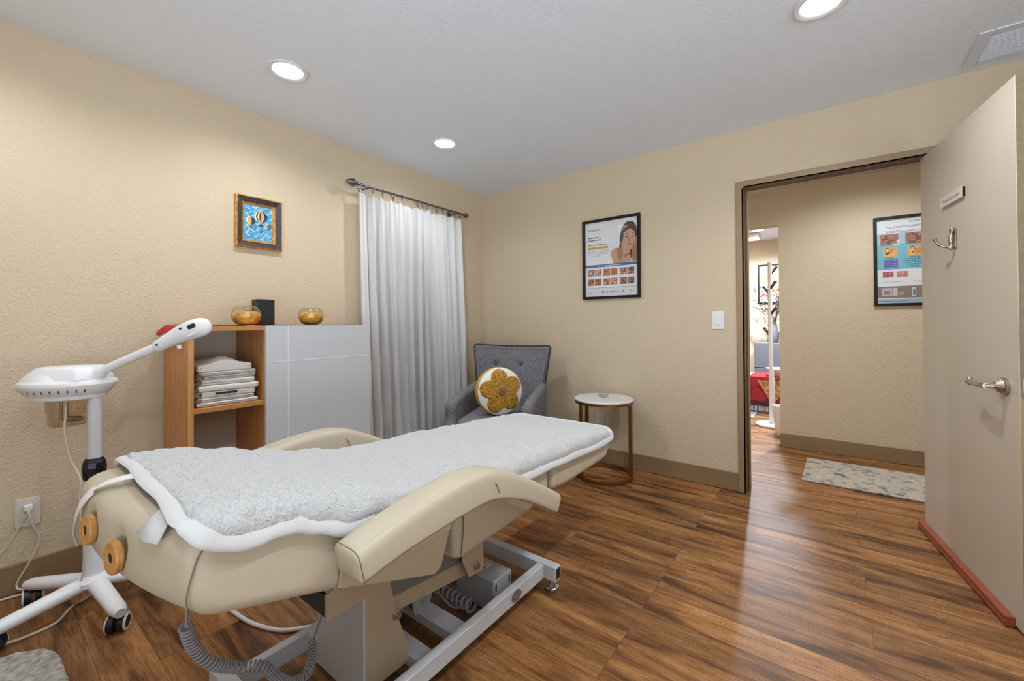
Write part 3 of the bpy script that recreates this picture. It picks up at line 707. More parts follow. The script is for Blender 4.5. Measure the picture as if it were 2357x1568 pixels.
def draw_woman(F, w, h):
    r = random.Random(5)
    F.rect(0, 0, w, h, 0, (230, 233, 242)); F.rect(0, 0, w, h*0.13, 0.5, (228, 230, 240))
    X = lambda q: q*w
    Y = lambda q: q*h
    # figure (u,v as fractions of the sheet)
    def cv(pts, l, c): F.curve([(X(a), Y(b)) for a, b in pts], l, c)
    def pg(pts, l, c): F.poly([(X(a), Y(b)) for a, b in pts], l, c)
    cv([(.70,.50),(.64,.56),(.67,.66),(.68,.76),(.72,.88),(.80,.945),(.90,.94),(.97,.88),(.995,.76),(.995,.62),(.99,.52),(.85,.47)], 1, HR)       # hair
    pg([(.55,.425),(.50,.56),(.52,.60),(.60,.63),(.70,.60),(.80,.50),(.80,.425)], 1.5, SK)     # arm and shoulder
    pg([(.62,.62),(.70,.63),(.74,.52),(.68,.44),(.63,.50)], 1.7, SK2)
    cv([(.76,.60),(.73,.68),(.735,.78),(.78,.85),(.86,.87),(.93,.83),(.955,.75),(.945,.66),(.90,.60),(.84,.575)], 2, SK)   # face
    pg([(.70,.88),(.76,.82),(.86,.865),(.95,.80),(.985,.86),(.92,.945),(.80,.95)], 2.3, HR)
    pg([(.745,.80),(.735,.70),(.72,.66),(.705,.80),(.73,.88)], 2.4, HR2)
    pg([(.77,.755),(.80,.765),(.83,.755),(.80,.747)], 3, (70, 48, 44)); pg([(.875,.755),(.905,.765),(.93,.752),(.90,.747)], 3, (70, 48, 44))
    pg([(.765,.785),(.80,.80),(.835,.79),(.80,.793)], 3, HR); pg([(.87,.79),(.905,.80),(.935,.785),(.905,.792)], 3, HR)
    pg([(.845,.75),(.86,.70),(.845,.688),(.83,.70)], 3, SK2); pg([(.81,.655),(.845,.668),(.89,.657),(.85,.638)], 3, (170, 96, 90))
    pg([(.86,.80),(.90,.84),(.91,.80),(.88,.76)], 2.2, (214, 182, 160))
    # hands on cheeks with fingers
    pg([(.72,.72),(.695,.68),(.71,.60),(.78,.52),(.80,.43),(.885,.43),(.86,.56),(.80,.62),(.765,.66),(.745,.70)], 4, SK)
    for k in range(4): pg([(.70+.014*k,.66+.02*k),(.712+.014*k,.66+.02*k),(.735+.012*k,.735+.015*k),(.722+.012*k,.74+.014*k)], 4.3+k*.1, SK if k % 2 else SK2)
    pg([(.99,.70),(.995,.44),(.90,.43),(.90,.54),(.885,.60),(.93,.655),(.965,.70)], 4, SK2)
    for k in range(4): pg([(.955+.008*k,.66),(.964+.008*k,.66),(.955+.008*k,.74),(.947+.008*k,.74)], 4.5, SK if k % 2 else SK2)
    pg([(.765,.515),(.86,.545),(.858,.53),(.768,.50)], 5, (110, 40, 40))
    # blue band, text
    F.rect(0, h*.39, w, h*.425, 6, (66, 104, 172))
    F.scrib(X(.25), X(.72), Y(.402), h*.012, 6.6, (226, 230, 240), r)
    F.rect(0, 0, w, h*.39, 5.5, (230, 231, 240)); F.rect(0, h*.113, w, h*.117, 6, (120, 116, 130)); F.rect(0, 0, w, h*.113, 6, (216, 218, 230))
    F.text('VeeSkin', X(.055), Y(.88), h*.058, 2, (70, 92, 130), squeeze=1.0)
    F.scrib(X(.055), X(.28), Y(.79), h*.018, 2, (74, 86, 110), r); F.scrib(X(.055), X(.32), Y(.755), h*.018, 2, (74, 86, 110), r)
    F.scrib(X(.055), X(.42), Y(.69), h*.014, 2, (74, 86, 110), r)
    F.rect(X(.055), Y(.638), X(.45), Y(.668), 2, (210, 166, 60))
    for k in range(4): F.scrib(X(.055), X(.47 if k < 3 else .30), Y(.61-.022*k), h*.007, 2, (140, 144, 156), r)
    pal = [[(150,110,96),(196,160,150),(110,84,72),(206,190,186)], [(176,112,72),(196,130,84),(120,70,44)], [(150,110,104),(90,70,76),(206,186,182)],
           [(180,108,74),(90,80,80),(196,120,90)], [(206,130,104),(226,170,140),(110,80,76)], [(150,118,108),(170,130,120),(96,70,66)]]
    for i in range(6):
        cx = .05+.31*(i % 3); v0 = .275 if i < 3 else .148
        for k in range(2):
            u0 = cx+k*.137; F.mottled(X(u0), Y(v0), X(u0+.128), Y(v0+.088), 6.4, pal[i], r, 22, 0.4)
    F.text('eclipse', X(.05), Y(.045), h*.026, 7, (50, 54, 66))
    for a, bb in ((.33, .47), (.50, .66), (.72, .80), (.85, .93)):
        F.rect(X(a), Y(.05), X(a+.02), Y(.068), 7, (20, 24, 40)); F.scrib(X(a+.03), X(bb), Y(.053), h*.01, 7, (120, 124, 140), r)
def draw_chart(F, w, h):
    r = random.Random(9)
    X = lambda q: q*w
    Y = lambda q: q*h
    F.rect(0, 0, w, h, 0, (226, 229, 236)); F.rect(0, Y(.40), w, Y(.83), .5, (120, 184, 208)); F.rect(0, Y(.70), w, Y(.83), .7, (164, 198, 212))
    F.text('ALSIH', X(.50), Y(.945), h*.036, 1, (60, 62, 70), align='CENTER')
    for k in range(2): F.scrib(X(.13+.03*k), X(.86), Y(.905-.014*k), h*.008, 1, (110, 112, 120), r); F.scrib(X(.12), X(.88), Y(.85-.014*k), h*.008, 1, (96, 98, 106), r)
    for i in range(3):
        u = .05+.33*i
        F.mottled(X(u), Y(.69), X(u+.24), Y(.82), 1.2, [(160,108,96),(176,124,108),(130,84,76)], r, 20, .5)
        if i == 0: F.poly([(X(.16), Y(.69)), (X(.29), Y(.69)), (X(.29), Y(.76)), (X(.25), Y(.71))], 2.2, (226, 226, 228)); F.curve([(X(.07),Y(.80)),(X(.13),Y(.81)),(X(.12),Y(.765)),(X(.08),Y(.77))], 2.2, (196, 140, 122))
        F.mottled(X(u+.03), Y(.555), X(u+.22), Y(.66), 1.2, [(230,168,92),(236,186,116),(214,142,70)], r, 14, .6)
        F.curve([(X(u+.06),Y(.645)),(X(u+.10),Y(.66)),(X(u+.125),Y(.62)),(X(u+.08),Y(.575))], 2.4, (110, 66, 40)); F.curve([(X(u+.07),Y(.64)),(X(u+.10),Y(.65)),(X(u+.112),Y(.62)),(X(u+.085),Y(.60))], 2.6, (222, 190, 150))
        F.scrib(X(u+.06), X(u+.18), Y(.535), h*.009, 1.2, (50, 80, 100), r)
        if i != 0:
            for k in range(5): F.scrib(X(u-.05+.02*k), X(u+.26-.02*k), Y(.515-.022*k), h*.009, 1.2, (44, 74, 96), r)
    F.rect(X(.09), Y(.415), X(.28), Y(.52), 1.3, (104, 100, 172))
    for k in range(5): F.scrib(X(.10), X(.27), Y(.505-.02*k), h*.008, 1.7, (150, 148, 206), r)
    F.rect(X(.06), Y(.29), X(.44), Y(.39), 1, (226, 226, 228))
    F.mottled(X(.075), Y(.305), X(.22), Y(.375), 1.5, [(170,100,96),(150,80,80),(196,130,124)], r, 18, .4); F.mottled(X(.26), Y(.305), X(.41), Y(.375), 1.5, [(196,140,130),(176,116,110),(206,156,146)], r, 18, .4)
    F.scrib(X(.07), X(.32), Y(.25), h*.006, 1.2, (120, 120, 124), r); F.scrib(X(.45), X(.8), Y(.25), h*.006, 1.2, (120, 120, 124), r)
    F.rect(0, Y(.06), w, Y(.20), 1.2, (140, 122, 116))
    F.rect(X(.06), Y(.085), X(.20), Y(.18), 1.6, (196, 186, 186)); F.rect(X(.09), Y(.10), X(.17), Y(.15), 1.8, (130, 134, 140)); F.rect(X(.21), Y(.085), X(.27), Y(.18), 1.6, (206, 198, 198)); F.rect(X(.28), Y(.095), X(.36), Y(.13), 1.6, (180, 160, 150))
    F.rect(X(.46), Y(.08), X(.51), Y(.18), 1.6, (210, 206, 206)); F.rect(X(.472), Y(.09), X(.498), Y(.16), 1.8, (50, 120, 130)); F.rect(X(.60), Y(.08), X(.72), Y(.18), 1.6, (196, 186, 186))
    F.rect(0, Y(.005), w, Y(.05), 1.2, (160, 186, 206)); F.scrib(X(.03), X(.4), Y(.02), h*.007, 1.6, (60, 80, 110), r)
def draw_far(F, w, h):
    r = random.Random(5)
    draw_woman(F, w, h)
framed_poster(1.133, 1.628, 1.338, 1.995, 0.0, 'black-framed skin care poster of a smiling woman, between armchair and door', draw_woman)
framed_poster(3.079, 3.574, 1.268, 1.992, 1.38, 'black-framed blue chart poster on the hall wall, cut off by the open door', draw_chart)
framed_poster(1.88, 2.37, 1.433, 2.05, 4.5, 'black-framed poster on the far wall behind the white coat stand', draw_far)

# ------------------------------------------------------------------ curtain, rod, rings
RZ = 2.15
t = thing('curtain_rod', 'dark pewter curtain rod with ball finials above the window', 'curtain rod', (0.1, -0.93, RZ))
b = B(); cyl(b, (0.1, -1.46, RZ), (0.1, -0.39, RZ), 0.009, seg=16); P('rod', b, M_rod, t)
for (y, s, k) in ((-1.455, -1, 1.25), (-0.395, 1, 1.0)):
    b = B(); lathe(b, [(0.0, 0.0), (0.012, 0.0), (0.013, 0.01), (0.009, 0.016), (0.013, 0.022), (0.022*k, 0.040), (0.024*k, 0.052), (0.020*k, 0.066), (0.010*k, 0.076*k), (0.0, 0.08*k)], (0.1, y, RZ), 20, Vector((0, s, 0)))
    P('finial', b, M_rod, t)
for y in (-1.38, -0.47):
    b = B(); cyl(b, (0.001, y, RZ), (0.006, y, RZ), 0.022); cyl(b, (0.006, y, RZ), (0.10, y, RZ-0.012), 0.006); cyl(b, (0.1, y-0.006, RZ), (0.1, y+0.006, RZ), 0.0135)
    P('bracket', b, M_rod, t)
ring_y = [-1.446, -1.341, -1.255, -1.160, -1.073, -0.919, -0.864, -0.822, -0.710, -0.634, -0.535, -0.495, -0.43]
b = B()
tube(b, [(math.cos(a)*0.019, 0.003*math.sin(a), math.sin(a)*0.019-0.009) for a in [2*PI*k/20 for k in range(20)]], 0.0022, 8, closed=True)
ORD = ['first','second','third','fourth','fifth','sixth','seventh','eighth','ninth','tenth','eleventh','twelfth','last']
r0 = thing('curtain_ring', 'small dark metal clip ring on the curtain rod, first from the left', 'curtain ring', (0.1, ring_y[0], RZ), 0, 'curtain rings on the rod')
P('ring', b, M_rod, r0, local=True)
b = B(); box(b, -0.003, 0.003, -0.004, 0.004, -0.052, -0.028); P('clip', b, M_rod, r0, local=True, bevel=0.001)
for i, y in enumerate(ring_y[1:]):
    dup(r0, (0.1, y, RZ), random.uniform(-0.5, 0.5), 'small dark metal clip ring on the curtain rod, '+ORD[i+1]+' from the left')
# curtain cloth: pleated sheet, wider at the bottom
def curtain(y0t, y1t, y0b, y1b, xc, ztop, zbot, seed, name, label):
    rr = random.Random(seed)
    nu, nv = 420, 60
    ph = [rr.uniform(0, 6.28) for _ in range(8)]
    b = B(); rows = []
    for j in range(nv+1):
        q = j/nv; z = ztop+(zbot-ztop)*q
        row = []
        for i in range(nu+1):
            s = i/nu
            y = (y0t+(y0b-y0t)*q)*(1-s)+(y1t+(y1b-y1t)*q)*s
            fold = math.sin(s*2*PI*7+ph[0]+0.9*math.sin(s*9+ph[1])+0.5*q*math.sin(s*17+ph[2]))
            fold = 1-2*abs(fold)**0.8
            small = 0.35*math.sin(s*2*PI*23+ph[3]+q*1.5)+0.2*math.sin(s*2*PI*37+ph[4]-q*2)
            amp = 0.022+0.016*min(1, q*2.2)
            x = xc+amp*(fold+small)
            yy = y+0.016*math.sin(s*2*PI*13+ph[0]+1.5+math.sin(s*9+ph[1]))*min(1, q*3+.4)
            zz = z
            if q < 0.08:
                # scallop between the clips
                d = min(abs(y-k) for k in ring_y); zz = z-0.020*min(1, d/0.055)*(1-q/0.08)
            row.append(b.verts.new((x, yy, zz)))
        rows.append(row)
    for j in range(nv):
        for i in range(nu):
            f = b.faces.new([rows[j][i], rows[j][i+1], rows[j+1][i+1], rows[j+1][i]]); f.smooth = True
    bm = b
    return bm
t = thing('curtain', 'long white sheer curtain hanging in pleats over the window', 'curtain', (0.1, -0.93, 0.02))
b = curtain(-1.448, -0.402, -1.385, -0.318, 0.1, 2.100, 0.03, 4, '', '')
c_ = P('curtain_panel', b, M_curtain, t); sd = c_.modifiers.new('solid', 'SOLIDIFY'); sd.thickness = 0.0012
b = B()
nn = 200
# stitched heading band
# ------------------------------------------------------------------ cabinet
b_x0, cx1 = 0.014, 0.400
cy0, cyd, cy1 = -2.541, -2.211, -1.586
cz = 1.136
t = thing('shelf_cabinet', 'open-sided oak cabinet with grey-white grooved door against the left wall', 'cabinet', (0.2, -2.06, 0))
TH = 0.024
b = B(); box(b, b_x0, cx1, cy0, cy0+TH, 0.0, cz-TH); P('side_panel', b, M_cabwood, t, bevel=0.0015)
b = B(); box(b, b_x0, cx1, cyd, cyd+TH, 0.05, cz-TH); P('divider', b, M_cabwood, t, bevel=0.0015)
b = B(); box(b, b_x0, cx1, cy1-TH, cy1, 0.0, cz-TH); P('side_panel', b, M_cabwood, t, bevel=0.0015)
b = B(); box(b, b_x0, cx1, cy0, cy1, cz-TH, cz); P('top_panel', b, M_cabwood2, t, bevel=0.0015)
b = B(); box(b, b_x0+0.012, cx1-0.002, cy0+TH, cyd, 0.719, 0.742); P('shelf', b, M_cabwood2, t, bevel=0.0015)
b = B(); box(b, b_x0+0.012, cx1-0.002, cy0+TH, cyd, 0.36, 0.383); P('shelf', b, M_cabwood2, t, bevel=0.0015)
b = B(); box(b, b_x0+0.012, cx1-0.002, cy0+TH, cy1-TH, 0.05, 0.074); P('bottom_panel', b, M_cabwood2, t, bevel=0.0015)
b = B(); box(b, b_x0, b_x0+0.012, cy0+TH, cy1-TH, 0.074, cz-TH); P('back_panel', b, M_cabback, t, sm=False)
b = B(); box(b, cx1+0.001, cx1+0.019, cyd+0.003, cy1+0.001, 0.055, cz+0.001); d_ = P('door', b, M_cabfront, t, bevel=0.0012, label='grey-white grooved door')
b = B(); box(b, cx1+0.0192, cx1+0.0197, cyd+0.003, cy1+0.001, 0.9405, 0.9435); box(b, cx1+0.0192, cx1+0.0197, -2.0975, -2.0945, 0.055, cz+0.001)
P('groove', b, M_cabline, d_, sm=False, label='thin white groove lines')
# runner on top, red end hanging over
b = B()
n = 60
for k in range(n):
    y0 = -2.555+k*(0.93/n); y1 = y0+0.93/n; z = cz+0.0015
    for (a, bb, c) in (((y0), (y1), z),):
        v = [b.verts.new(p) for p in [(0.10, a, c+0.0012*math.sin(k*.9)), (0.36, a, c+0.0012*math.sin(k*.9)), (0.36, bb, c+0.0012*math.sin((k+1)*.9)), (0.10, bb, c+0.0012*math.sin((k+1)*.9))]]; b.faces.new(v)
bmesh.ops.remove_doubles(b, verts=b.verts, dist=1e-5)
rt = thing('table_runner', 'striped red and brown cloth runner along the cabinet top', 'cloth', (0.2, -2.555, cz))
o = P('runner_cloth', b, M_runner, rt); sd = o.modifiers.new('s', 'SOLIDIFY'); sd.thickness = 0.002; sd.offset = 1
b = B(); rows = []
for j in range(8):
    q = j/7; row = []
    for i in range(16):
        s = i/15; x = 0.10+0.26*s
        row.append(b.verts.new((x-0.01*q, -2.556-0.012*math.sin(q*PI*.5)-0.004*math.sin(s*14)*q-0.022*q, cz+0.006-0.050*q*(0.8+.2*math.sin(s*9)))))
    rows.append(row)
for j in range(7):
    for i in range(15): b.faces.new([rows[j][i], rows[j][i+1], rows[j+1][i+1], rows[j+1][i]])
o = P('hanging_end', b, M_red, rt, label='bright red hanging end'); sd = o.modifiers.new('s', 'SOLIDIFY'); sd.thickness = 0.003
# bowls
def bowl(x, y, k, label):
    t = thing('candle_bowl', label, 'candle holder', (x, y, cz+0.0045), 0, 'amber candle bowls on the cabinet')
    pr = [(0.030, 0.0), (0.052, 0.006), (0.069, 0.028), (0.0745, 0.052), (0.070, 0.078), (0.056, 0.098), (0.045, 0.106)]
    pr = [(r*k, z*k) for r, z in pr]
    inn = [(r-0.0022, z+0.001) for r, z in pr[::-1]]
    b = B(); lathe(b, [(0.0, 0.0)]+pr+inn+[(0.0, 0.004)], seg=36, cap=False); P('glass_bowl', b, M_clear, t, local=True)
    b = B(); q = [(0.0, 0.0025), (0.028, 0.0025)]+[(max(0.02, r-0.0028), z+0.0015) for r, z in pr[1:4]]+[(0.066*k, 0.066*k), (0.050*k, 0.076*k), (0.030*k, 0.070*k), (0.0, 0.064*k)]
    lathe(b, q, seg=36, cap=False); P('amber_wax', b, M_amber, t, local=True, label='swirled amber filling')
    return t
bowl(0.2, -2.221, 1.0, 'larger amber glass candle bowl, beside the black box')
bowl(0.2, -1.857, 1.0, 'amber glass candle bowl near the curtain end of the cabinet')
b = B(); box(b, 0.07, 0.15, -2.146, -2.050, cz+0.004, 1.291); solo('speaker', b, M_black, 'tall plain black box standing behind the left candle bowl', 'speaker', loc=(0.11, -2.098, cz+0.004), bevel=0.004)
# towels: stack of nine folded towels
rt_ = random.Random(11)
spec = [(0.0, .022, 0.00, 0.27), (0.022, .020, -.010, 0.25), (0.042, .030, -.004, 0.26), (0.072, .030, .004, 0.27), (0.102, .026, -.004, 0.25), (0.128, .021, -.005, 0.25), (0.149, .019, -.003, 0.245), (0.168, .036, -.012, 0.235)]
words = ['lowest folded white towel of the stack in the cabinet, on the shelf board', 'second white towel up from the shelf board in the cabinet stack', 'white towel with a black printed strip, third up in the cabinet stack', 'thick white towel just above the one with the black printed strip', 'fifth white towel up in the cabinet stack', 'sixth white towel up in the cabinet stack', 'white towel right under the crumpled top one in the cabinet stack', 'crumpled white towel on top of the cabinet stack']
for i, (z0, th, dy, wd) in enumerate(spec):
    base = Vector((0.22, -2.362+dy, 0.7425+z0))
    b = B()
    # folded towel: outline in y-z swept along x, several layers
    nl = 2
    outl = roundpoly([(-wd/2, 0.0005), (wd/2, 0.0005+0.0), (wd/2+0.004, th*.5), (wd/2, th-0.0005), (-wd/2, th-0.0005)], min(.012, th*.48), 4)
    outl = dens(outl, 0.012)
    se = i*7.1
    def wp(p, i=i, se=se, th=th, wd=wd):
        n1 = noise.noise(Vector((p.x*9+se, p.y*9, p.z*6)))
        up = (p.z/th)
        z = p.z+0.0012*n1*up
        if i == 7: z += 0.034*max(0, math.sin((p.y/wd+.5)*PI*1.1-0.2))**2*up*(0.6+.4*math.sin(p.x*22))
        return Vector((p.x, p.y+0.004*n1, z))
    cushion(b, outl, -0.155, 0.150-0.004*(i % 3), min(0.010, th*.45), lambda u, v, a: Vector((a, u, v)), mid=14, warp=wp)
    tw = thing('folded_towel', words[i], 'towel', base, rt_.uniform(-.03, .03), 'folded towels in the cabinet')
    P('towel_body', b, M_towel, tw, local=True)
    if i in (2, 3, 1, 4, 5, 6):
        b = B()
        for k in range(26):
            if k < 12:
                q = k/11; tube(b, [(0.139, -wd/2+.030-.01*rt_.random(), th*(.25+.6*q)), (0.147, -wd/2+.012, th*(.2+.6*q)), (0.146, -wd/2-.008, th*(.1+.5*q)), (0.140, -wd/2-.016, th*(.05+.4*q))], .0016, 5, smoothpath=3)
            x = -0.10+k*0.0095; tube(b, [(x, -wd/2-0.0005, th*.7), (x+rt_.uniform(-.004,.004), -wd/2-0.006, th*.45), (x+rt_.uniform(-.004,.004), -wd/2-0.007, th*.2)], 0.0022, 5)
        if wd > 0.26 or True: P('fringe', b, M_towelend, tw, local=True, label='brownish fringed end')
    if i == 2:
        b = B()
        for k in range(6): box(b, 0.147, 0.1505, -0.05+k*0.016, -0.037+k*0.016, 0.013, 0.0225)
        box(b, 0.147, 0.1508, -0.052, 0.05, 0.0215, 0.0235)
        P('printed_strip', b, M_dark, tw, local=True, label='black printed strip')
# ------------------------------------------------------------------ facial steamer
SX, SY = 0.388, -2.850
t = thing('facial_steamer', 'white facial steamer on a five-legged rolling stand by the left wall', 'steamer', (SX, SY, 0))
b = B(); cyl(b, (SX, SY, 0.30), (SX, SY, 0.875), 0.0225); P('upper_pole', b, M_metal, t)
b = B(); lathe(b, [(0.0, .13), (0.034, .13), (0.034, .16), (0.028, .30), (0.026, .52), (0.0, .52)], (SX, SY, 0), 32, cap=False); P('lower_pole', b, M_white, t)
b = B(); lathe(b, [(0.0, .515), (0.030, .515), (0.036, .525), (0.038, .565), (0.036, .585), (0.029, .600), (0.0235, .603), (0.0, .603)], (SX, SY, 0), 10, cap=False); P('collar', b, M_navy, t, sm=False, label='dark navy locking collar')
b = B(); lathe(b, [(0.0, .09), (0.050, .09), (0.060, .10), (0.060, .118), (0.045, .135), (0.0, .14)], (SX, SY, 0), 32, cap=False); P('base_hub', b, M_white, t)
angs = [math.radians(a) for a in (213, 284, 6, 68, 141)]
for a in angs:
    d = Vector((math.cos(a), math.sin(a), 0)); o = Vector((SX, SY, 0)); Ln = 0.265
    b = B()
    rings = []
    s = Vector((-d.y, d.x, 0))
    for k in range(9):
        q = k/8; c = o+d*(0.035+Ln*q)+Vector((0, 0, 0.105-0.030*q))
        hw = 0.031-0.005*q; hh = 0.028-0.005*q
        if k == 8: hw *= .7; hh *= .7
        rings.append([c+s*math.cos(f)*hw+Vector((0, 0, math.sin(f)*hh)) for f in [2*PI*m/16 for m in range(16)]])
    loft(b, rings); lg = P('leg', b, M_white, t)
    c = o+d*(0.26+0.01); sd_ = Vector((math.cos(a+0.9), math.sin(a+0.9), 0))
    b = B(); cyl(b, c+Vector((0,0,.075)), c+Vector((0,0,.045)), 0.007)
    cc = c+Vector((0, 0, 0.0305))
    box(b, -0.001, 0.001, -0.001, 0.001, 0.03, 0.031)
    cyl(b, cc-sd_*0.026, cc-sd_*0.006, 0.030, seg=28, mi=0); cyl(b, cc+sd_*0.006, cc+sd_*0.026, 0.030, seg=28, mi=0)
    for q in (-1, 1):
        lathe(b, [(0.030, 0.0), (0.031, 0.002), (0.029, 0.005), (0.022, 0.006), (0.022, 0.004)], cc+sd_*q*0.0255, 28, sd_*q, cap=False, mi=1)
        cyl(b, cc+sd_*q*0.026, cc+sd_*q*0.030, 0.021, seg=28, mi=0)
    # remove the helper box made at the origin side
    bmesh.ops.delete(b, geom=[v for v in b.verts if abs(v.co.x) < 0.002 and abs(v.co.y) < 0.002], context='VERTS')
    P('caster', b, [M_dark, M_white], lg, label='twin-wheel caster with white rim')
# head
hc = Vector((0.306, -2.914, 0.0)); hd_ = Vector((0.796, 0.606, 0)); hs = Vector((-0.606, 0.796, 0))
def ell(c, a, bb, z, n=48): return [c+hd_*math.cos(f)*a+hs*math.sin(f)*bb+Vector((0, 0, z)) for f in [2*PI*k/n for k in range(n)]]
b = B()
loft(b, [ell(hc, .110, .085, .845), ell(hc, .128, .100, .850), ell(hc, .134, .106, .866), ell(hc, .138, .110, .868), ell(hc, .160, .128, .898), ell(hc, .163, .131, .908), ell(hc, .158, .127, .918), ell(hc, .135, .108, .926)])
h_ = P('head_tray', b, M_white, t)
for k in range(13):
    b = B(); f = -PI/2+(-6+k)*0.17; p = hc+hd_*math.cos(f)*.1515+hs*math.sin(f)*.1215
    n_ = (hd_*math.cos(f)+hs*math.sin(f)); b2 = n_.cross(Vector((0, 0, 1)))
    c0 = p+Vector((0, 0, .878)); c1 = p+n_*0.006+Vector((0, 0, .892))
    q = [c0-b2*.0016, c0+b2*.0016, c1+b2*.0016, c1-b2*.0016]; b.faces.new([b.verts.new(v+n_*0.0015) for v in q]); P('vent_slot', b, M_dark, h_, sm=False)
b = B()
def hp(u, v, z): return hc+hd_*u+hs*v+Vector((0, 0, z))
loft(b, [[hp(-.135, -.075, .92), hp(-.02, -.105, .92), hp(.115, -.085, .92), hp(.145, 0, .92), hp(.115, .085, .92), hp(-.02, .105, .92), hp(-.135, .075, .92), hp(-.155, 0, .92)],
         [hp(-.085, -.060, .967), hp(0, -.085, .967), hp(.10, -.070, .967), hp(.13, 0, .967), hp(.10, .070, .967), hp(0, .085, .967), hp(-.085, .060, .967), hp(-.10, 0, .967)],
         [hp(-.070, -.048, .976), hp(0, -.07, .976), hp(.085, -.055, .978), hp(.115, 0, .978), hp(.085, .055, .978), hp(0, .07, .976), hp(-.07, .048, .976), hp(-.085, 0, .976)]])
P('head_housing', b, M_white, t, bevel=0.012, segs=3)
b = B()
loft(b, [[hp(-.11+.19*k/12, -.086-.030*math.sin(PI*k/12), .922) for k in range(13)]+[hp(.08-.19*k/12, -.06, .922) for k in range(13)],
         [hp(-.08+.13*k/12, -.082-.012*math.sin(PI*k/12), .925+.028*math.sin(PI*k/12)) for k in range(13)]+[hp(.05-.13*k/12, -.06, .925+.028*math.sin(PI*(12-k)/12)) for k in range(13)]])
P('housing_rib', b, M_white, t)
# jar
b = B(); jc = hc+hd_*(-0.0)+Vector((0, 0, 0))
pr = [(0.0, .738), (0.056, .738), (0.060, .745), (0.062, .79), (0.066, .793), (0.070, .845)]
lathe(b, pr+[(r-0.003, z+0.002) for r, z in pr[::-1]], jc, 40, cap=False); P('glass_jar', b, M_jar, t)
b = B(); tube(b, [jc+Vector((0, 0, .845))-hd_*.028, jc-hd_*.03+Vector((0, 0, .80)), jc-hd_*.03+Vector((0, 0, .765)), jc-hd_*.015+Vector((0, 0, .755)), jc+hd_*.045+Vector((0, 0, .757)), jc+hd_*.05+Vector((0, 0, .768)), jc+hd_*.0+Vector((0, 0, .77)), jc-hd_*.008+Vector((0, 0, .79)), jc-hd_*.008+Vector((0, 0, .845))], 0.005, 10, smoothpath=5)
P('heating_element', b, M_nickel, t)
# arm and nozzle
A0 = Vector((.398, -2.843, .948)); A1 = Vector((.600, -2.690, 1.058)); A2 = Vector((.765, -2.566, 1.135)); dd = (A1-A0).normalized()
b = B(); cyl(b, A0-dd*.03, A1, .0175); P('arm', b, M_white, t)
b = B(); lathe(b, [(0.0, -.03), (0.024, -.03), (0.028, -.015), (0.028, .012), (0.022, .022), (0.022, .03), (0.0, .03)], A0, 28, dd, cap=False); P('arm_socket', b, M_white, t)
sd1 = dd.cross(Vector((0, 0, 1))).normalized(); up1 = sd1.cross(dd).normalized()
b = B(); rings = []
prf = [(-.01, .020, .022), (.0, .024, .025), (.02, .024, .026), (.06, .026, .030), (.10, .030, .035), (.15, .033, .040), (.185, .032, .039), (.205, .026, .033), (.218, .014, .020), (.222, .004, .006)]
for z, hw, hh in prf:
    c = A1+dd*z*1.02+up1*0.008*math.sin(min(1, z/.2)*PI)
    rings.append([c+sd1*math.cos(f)*hw+up1*math.sin(f)*hh for f in [2*PI*k/24 for k in range(24)]])
loft(b, rings); nz = P('nozzle', b, M_white, t)
b = B(); c = A1+dd*.190+up1*.009+sd1*.033
prism(b, [(p.x, p.y) for p in roundpoly([(-.016, -.009), (.016, -.009), (.016, .009), (-.016, .009)], .0088, 4)], -.002, .004, 'z')
bmesh.ops.transform(b, matrix=Matrix.Translation(A1+dd*.175+up1*.010+sd1*.0315) @ Matrix((dd, up1, sd1)).transposed().to_4x4(), verts=b.verts)
P('steam_outlet', b, M_dark, nz, label='dark oval steam outlet')
b = B(); cyl(b, A1+dd*.13+up1*.02+sd1*.030, A1+dd*.13+up1*.02+sd1*.035, .004); P('screw', b, M_dark, nz); b = B(); cyl(b, A1+dd*.012+sd1*.022, A1+dd*.012+sd1*.027, .004); P('screw', b, M_dark, nz)
b = B(); tube(b, [A1+dd*.150-up1*.022+sd1*.036, A1+dd*.185-up1*.022+sd1*.034], .005, 10); tube(b, [A1+dd*.075-up1*.030, A1+dd*.072-up1*.045], .008, 10); P('knob', b, M_clear if False else M_white, nz)
b = B(); tube(b, [(.373, -2.926, .886), (.368, -2.929, .792), (.364, -2.931, .722), (.380, -2.918, .619), (.413, -2.892, .532), (.410, -2.894, .446), (.433, -2.885, .299), (.424, -2.886, .158), (.35, -2.90, .02), (.27, -2.80, .006), (.20, -2.70, .006)], .0036, 8, smoothpath=8)
P('power_cord', b, M_cord, t)

# black caster at the left edge, and shag rug
b = B(); cyl(b, (-0.0, 0, 0), (0.02, 0, 0), 0.001); b.clear()
cyl(b, (0.035, -3.135, 0.028), (0.060, -3.135, 0.028), 0.028, seg=28); cyl(b, (0.030, -3.135, 0.028), (0.035, -3.135, 0.028), 0.02, seg=28); cyl(b, (0.0475, -3.135, 0.05), (0.0475, -3.135, 0.10), 0.006)
solo('caster_wheel', b, M_black, 'black caster wheel at the left edge against the baseboard', 'caster', loc=(0.0475, -3.135, 0))
b = B()
pl_ = roundpoly([(0.545, -3.9), (0.545, -2.975), (1.45, -2.955), (1.45, -3.9)], [0.1, 0.17, 0.1, 0.1], 10)
pl_ = dens(pl_, 0.02)
def wrug(p): return p+Vector((0, 0, 0.004*noise.noise(p*40)*(p.z > 0.01)))
cushion(b, pl_, 0.0015, 0.026, 0.011, lambda u, v, a: Vector((u, v, a)), mid=1, warp=wrug)
rg = solo('shag_rug', b, M_fur, 'grey shaggy rug with a rounded corner at the bottom left', 'rug', loc=(1.0, -3.4, 0))

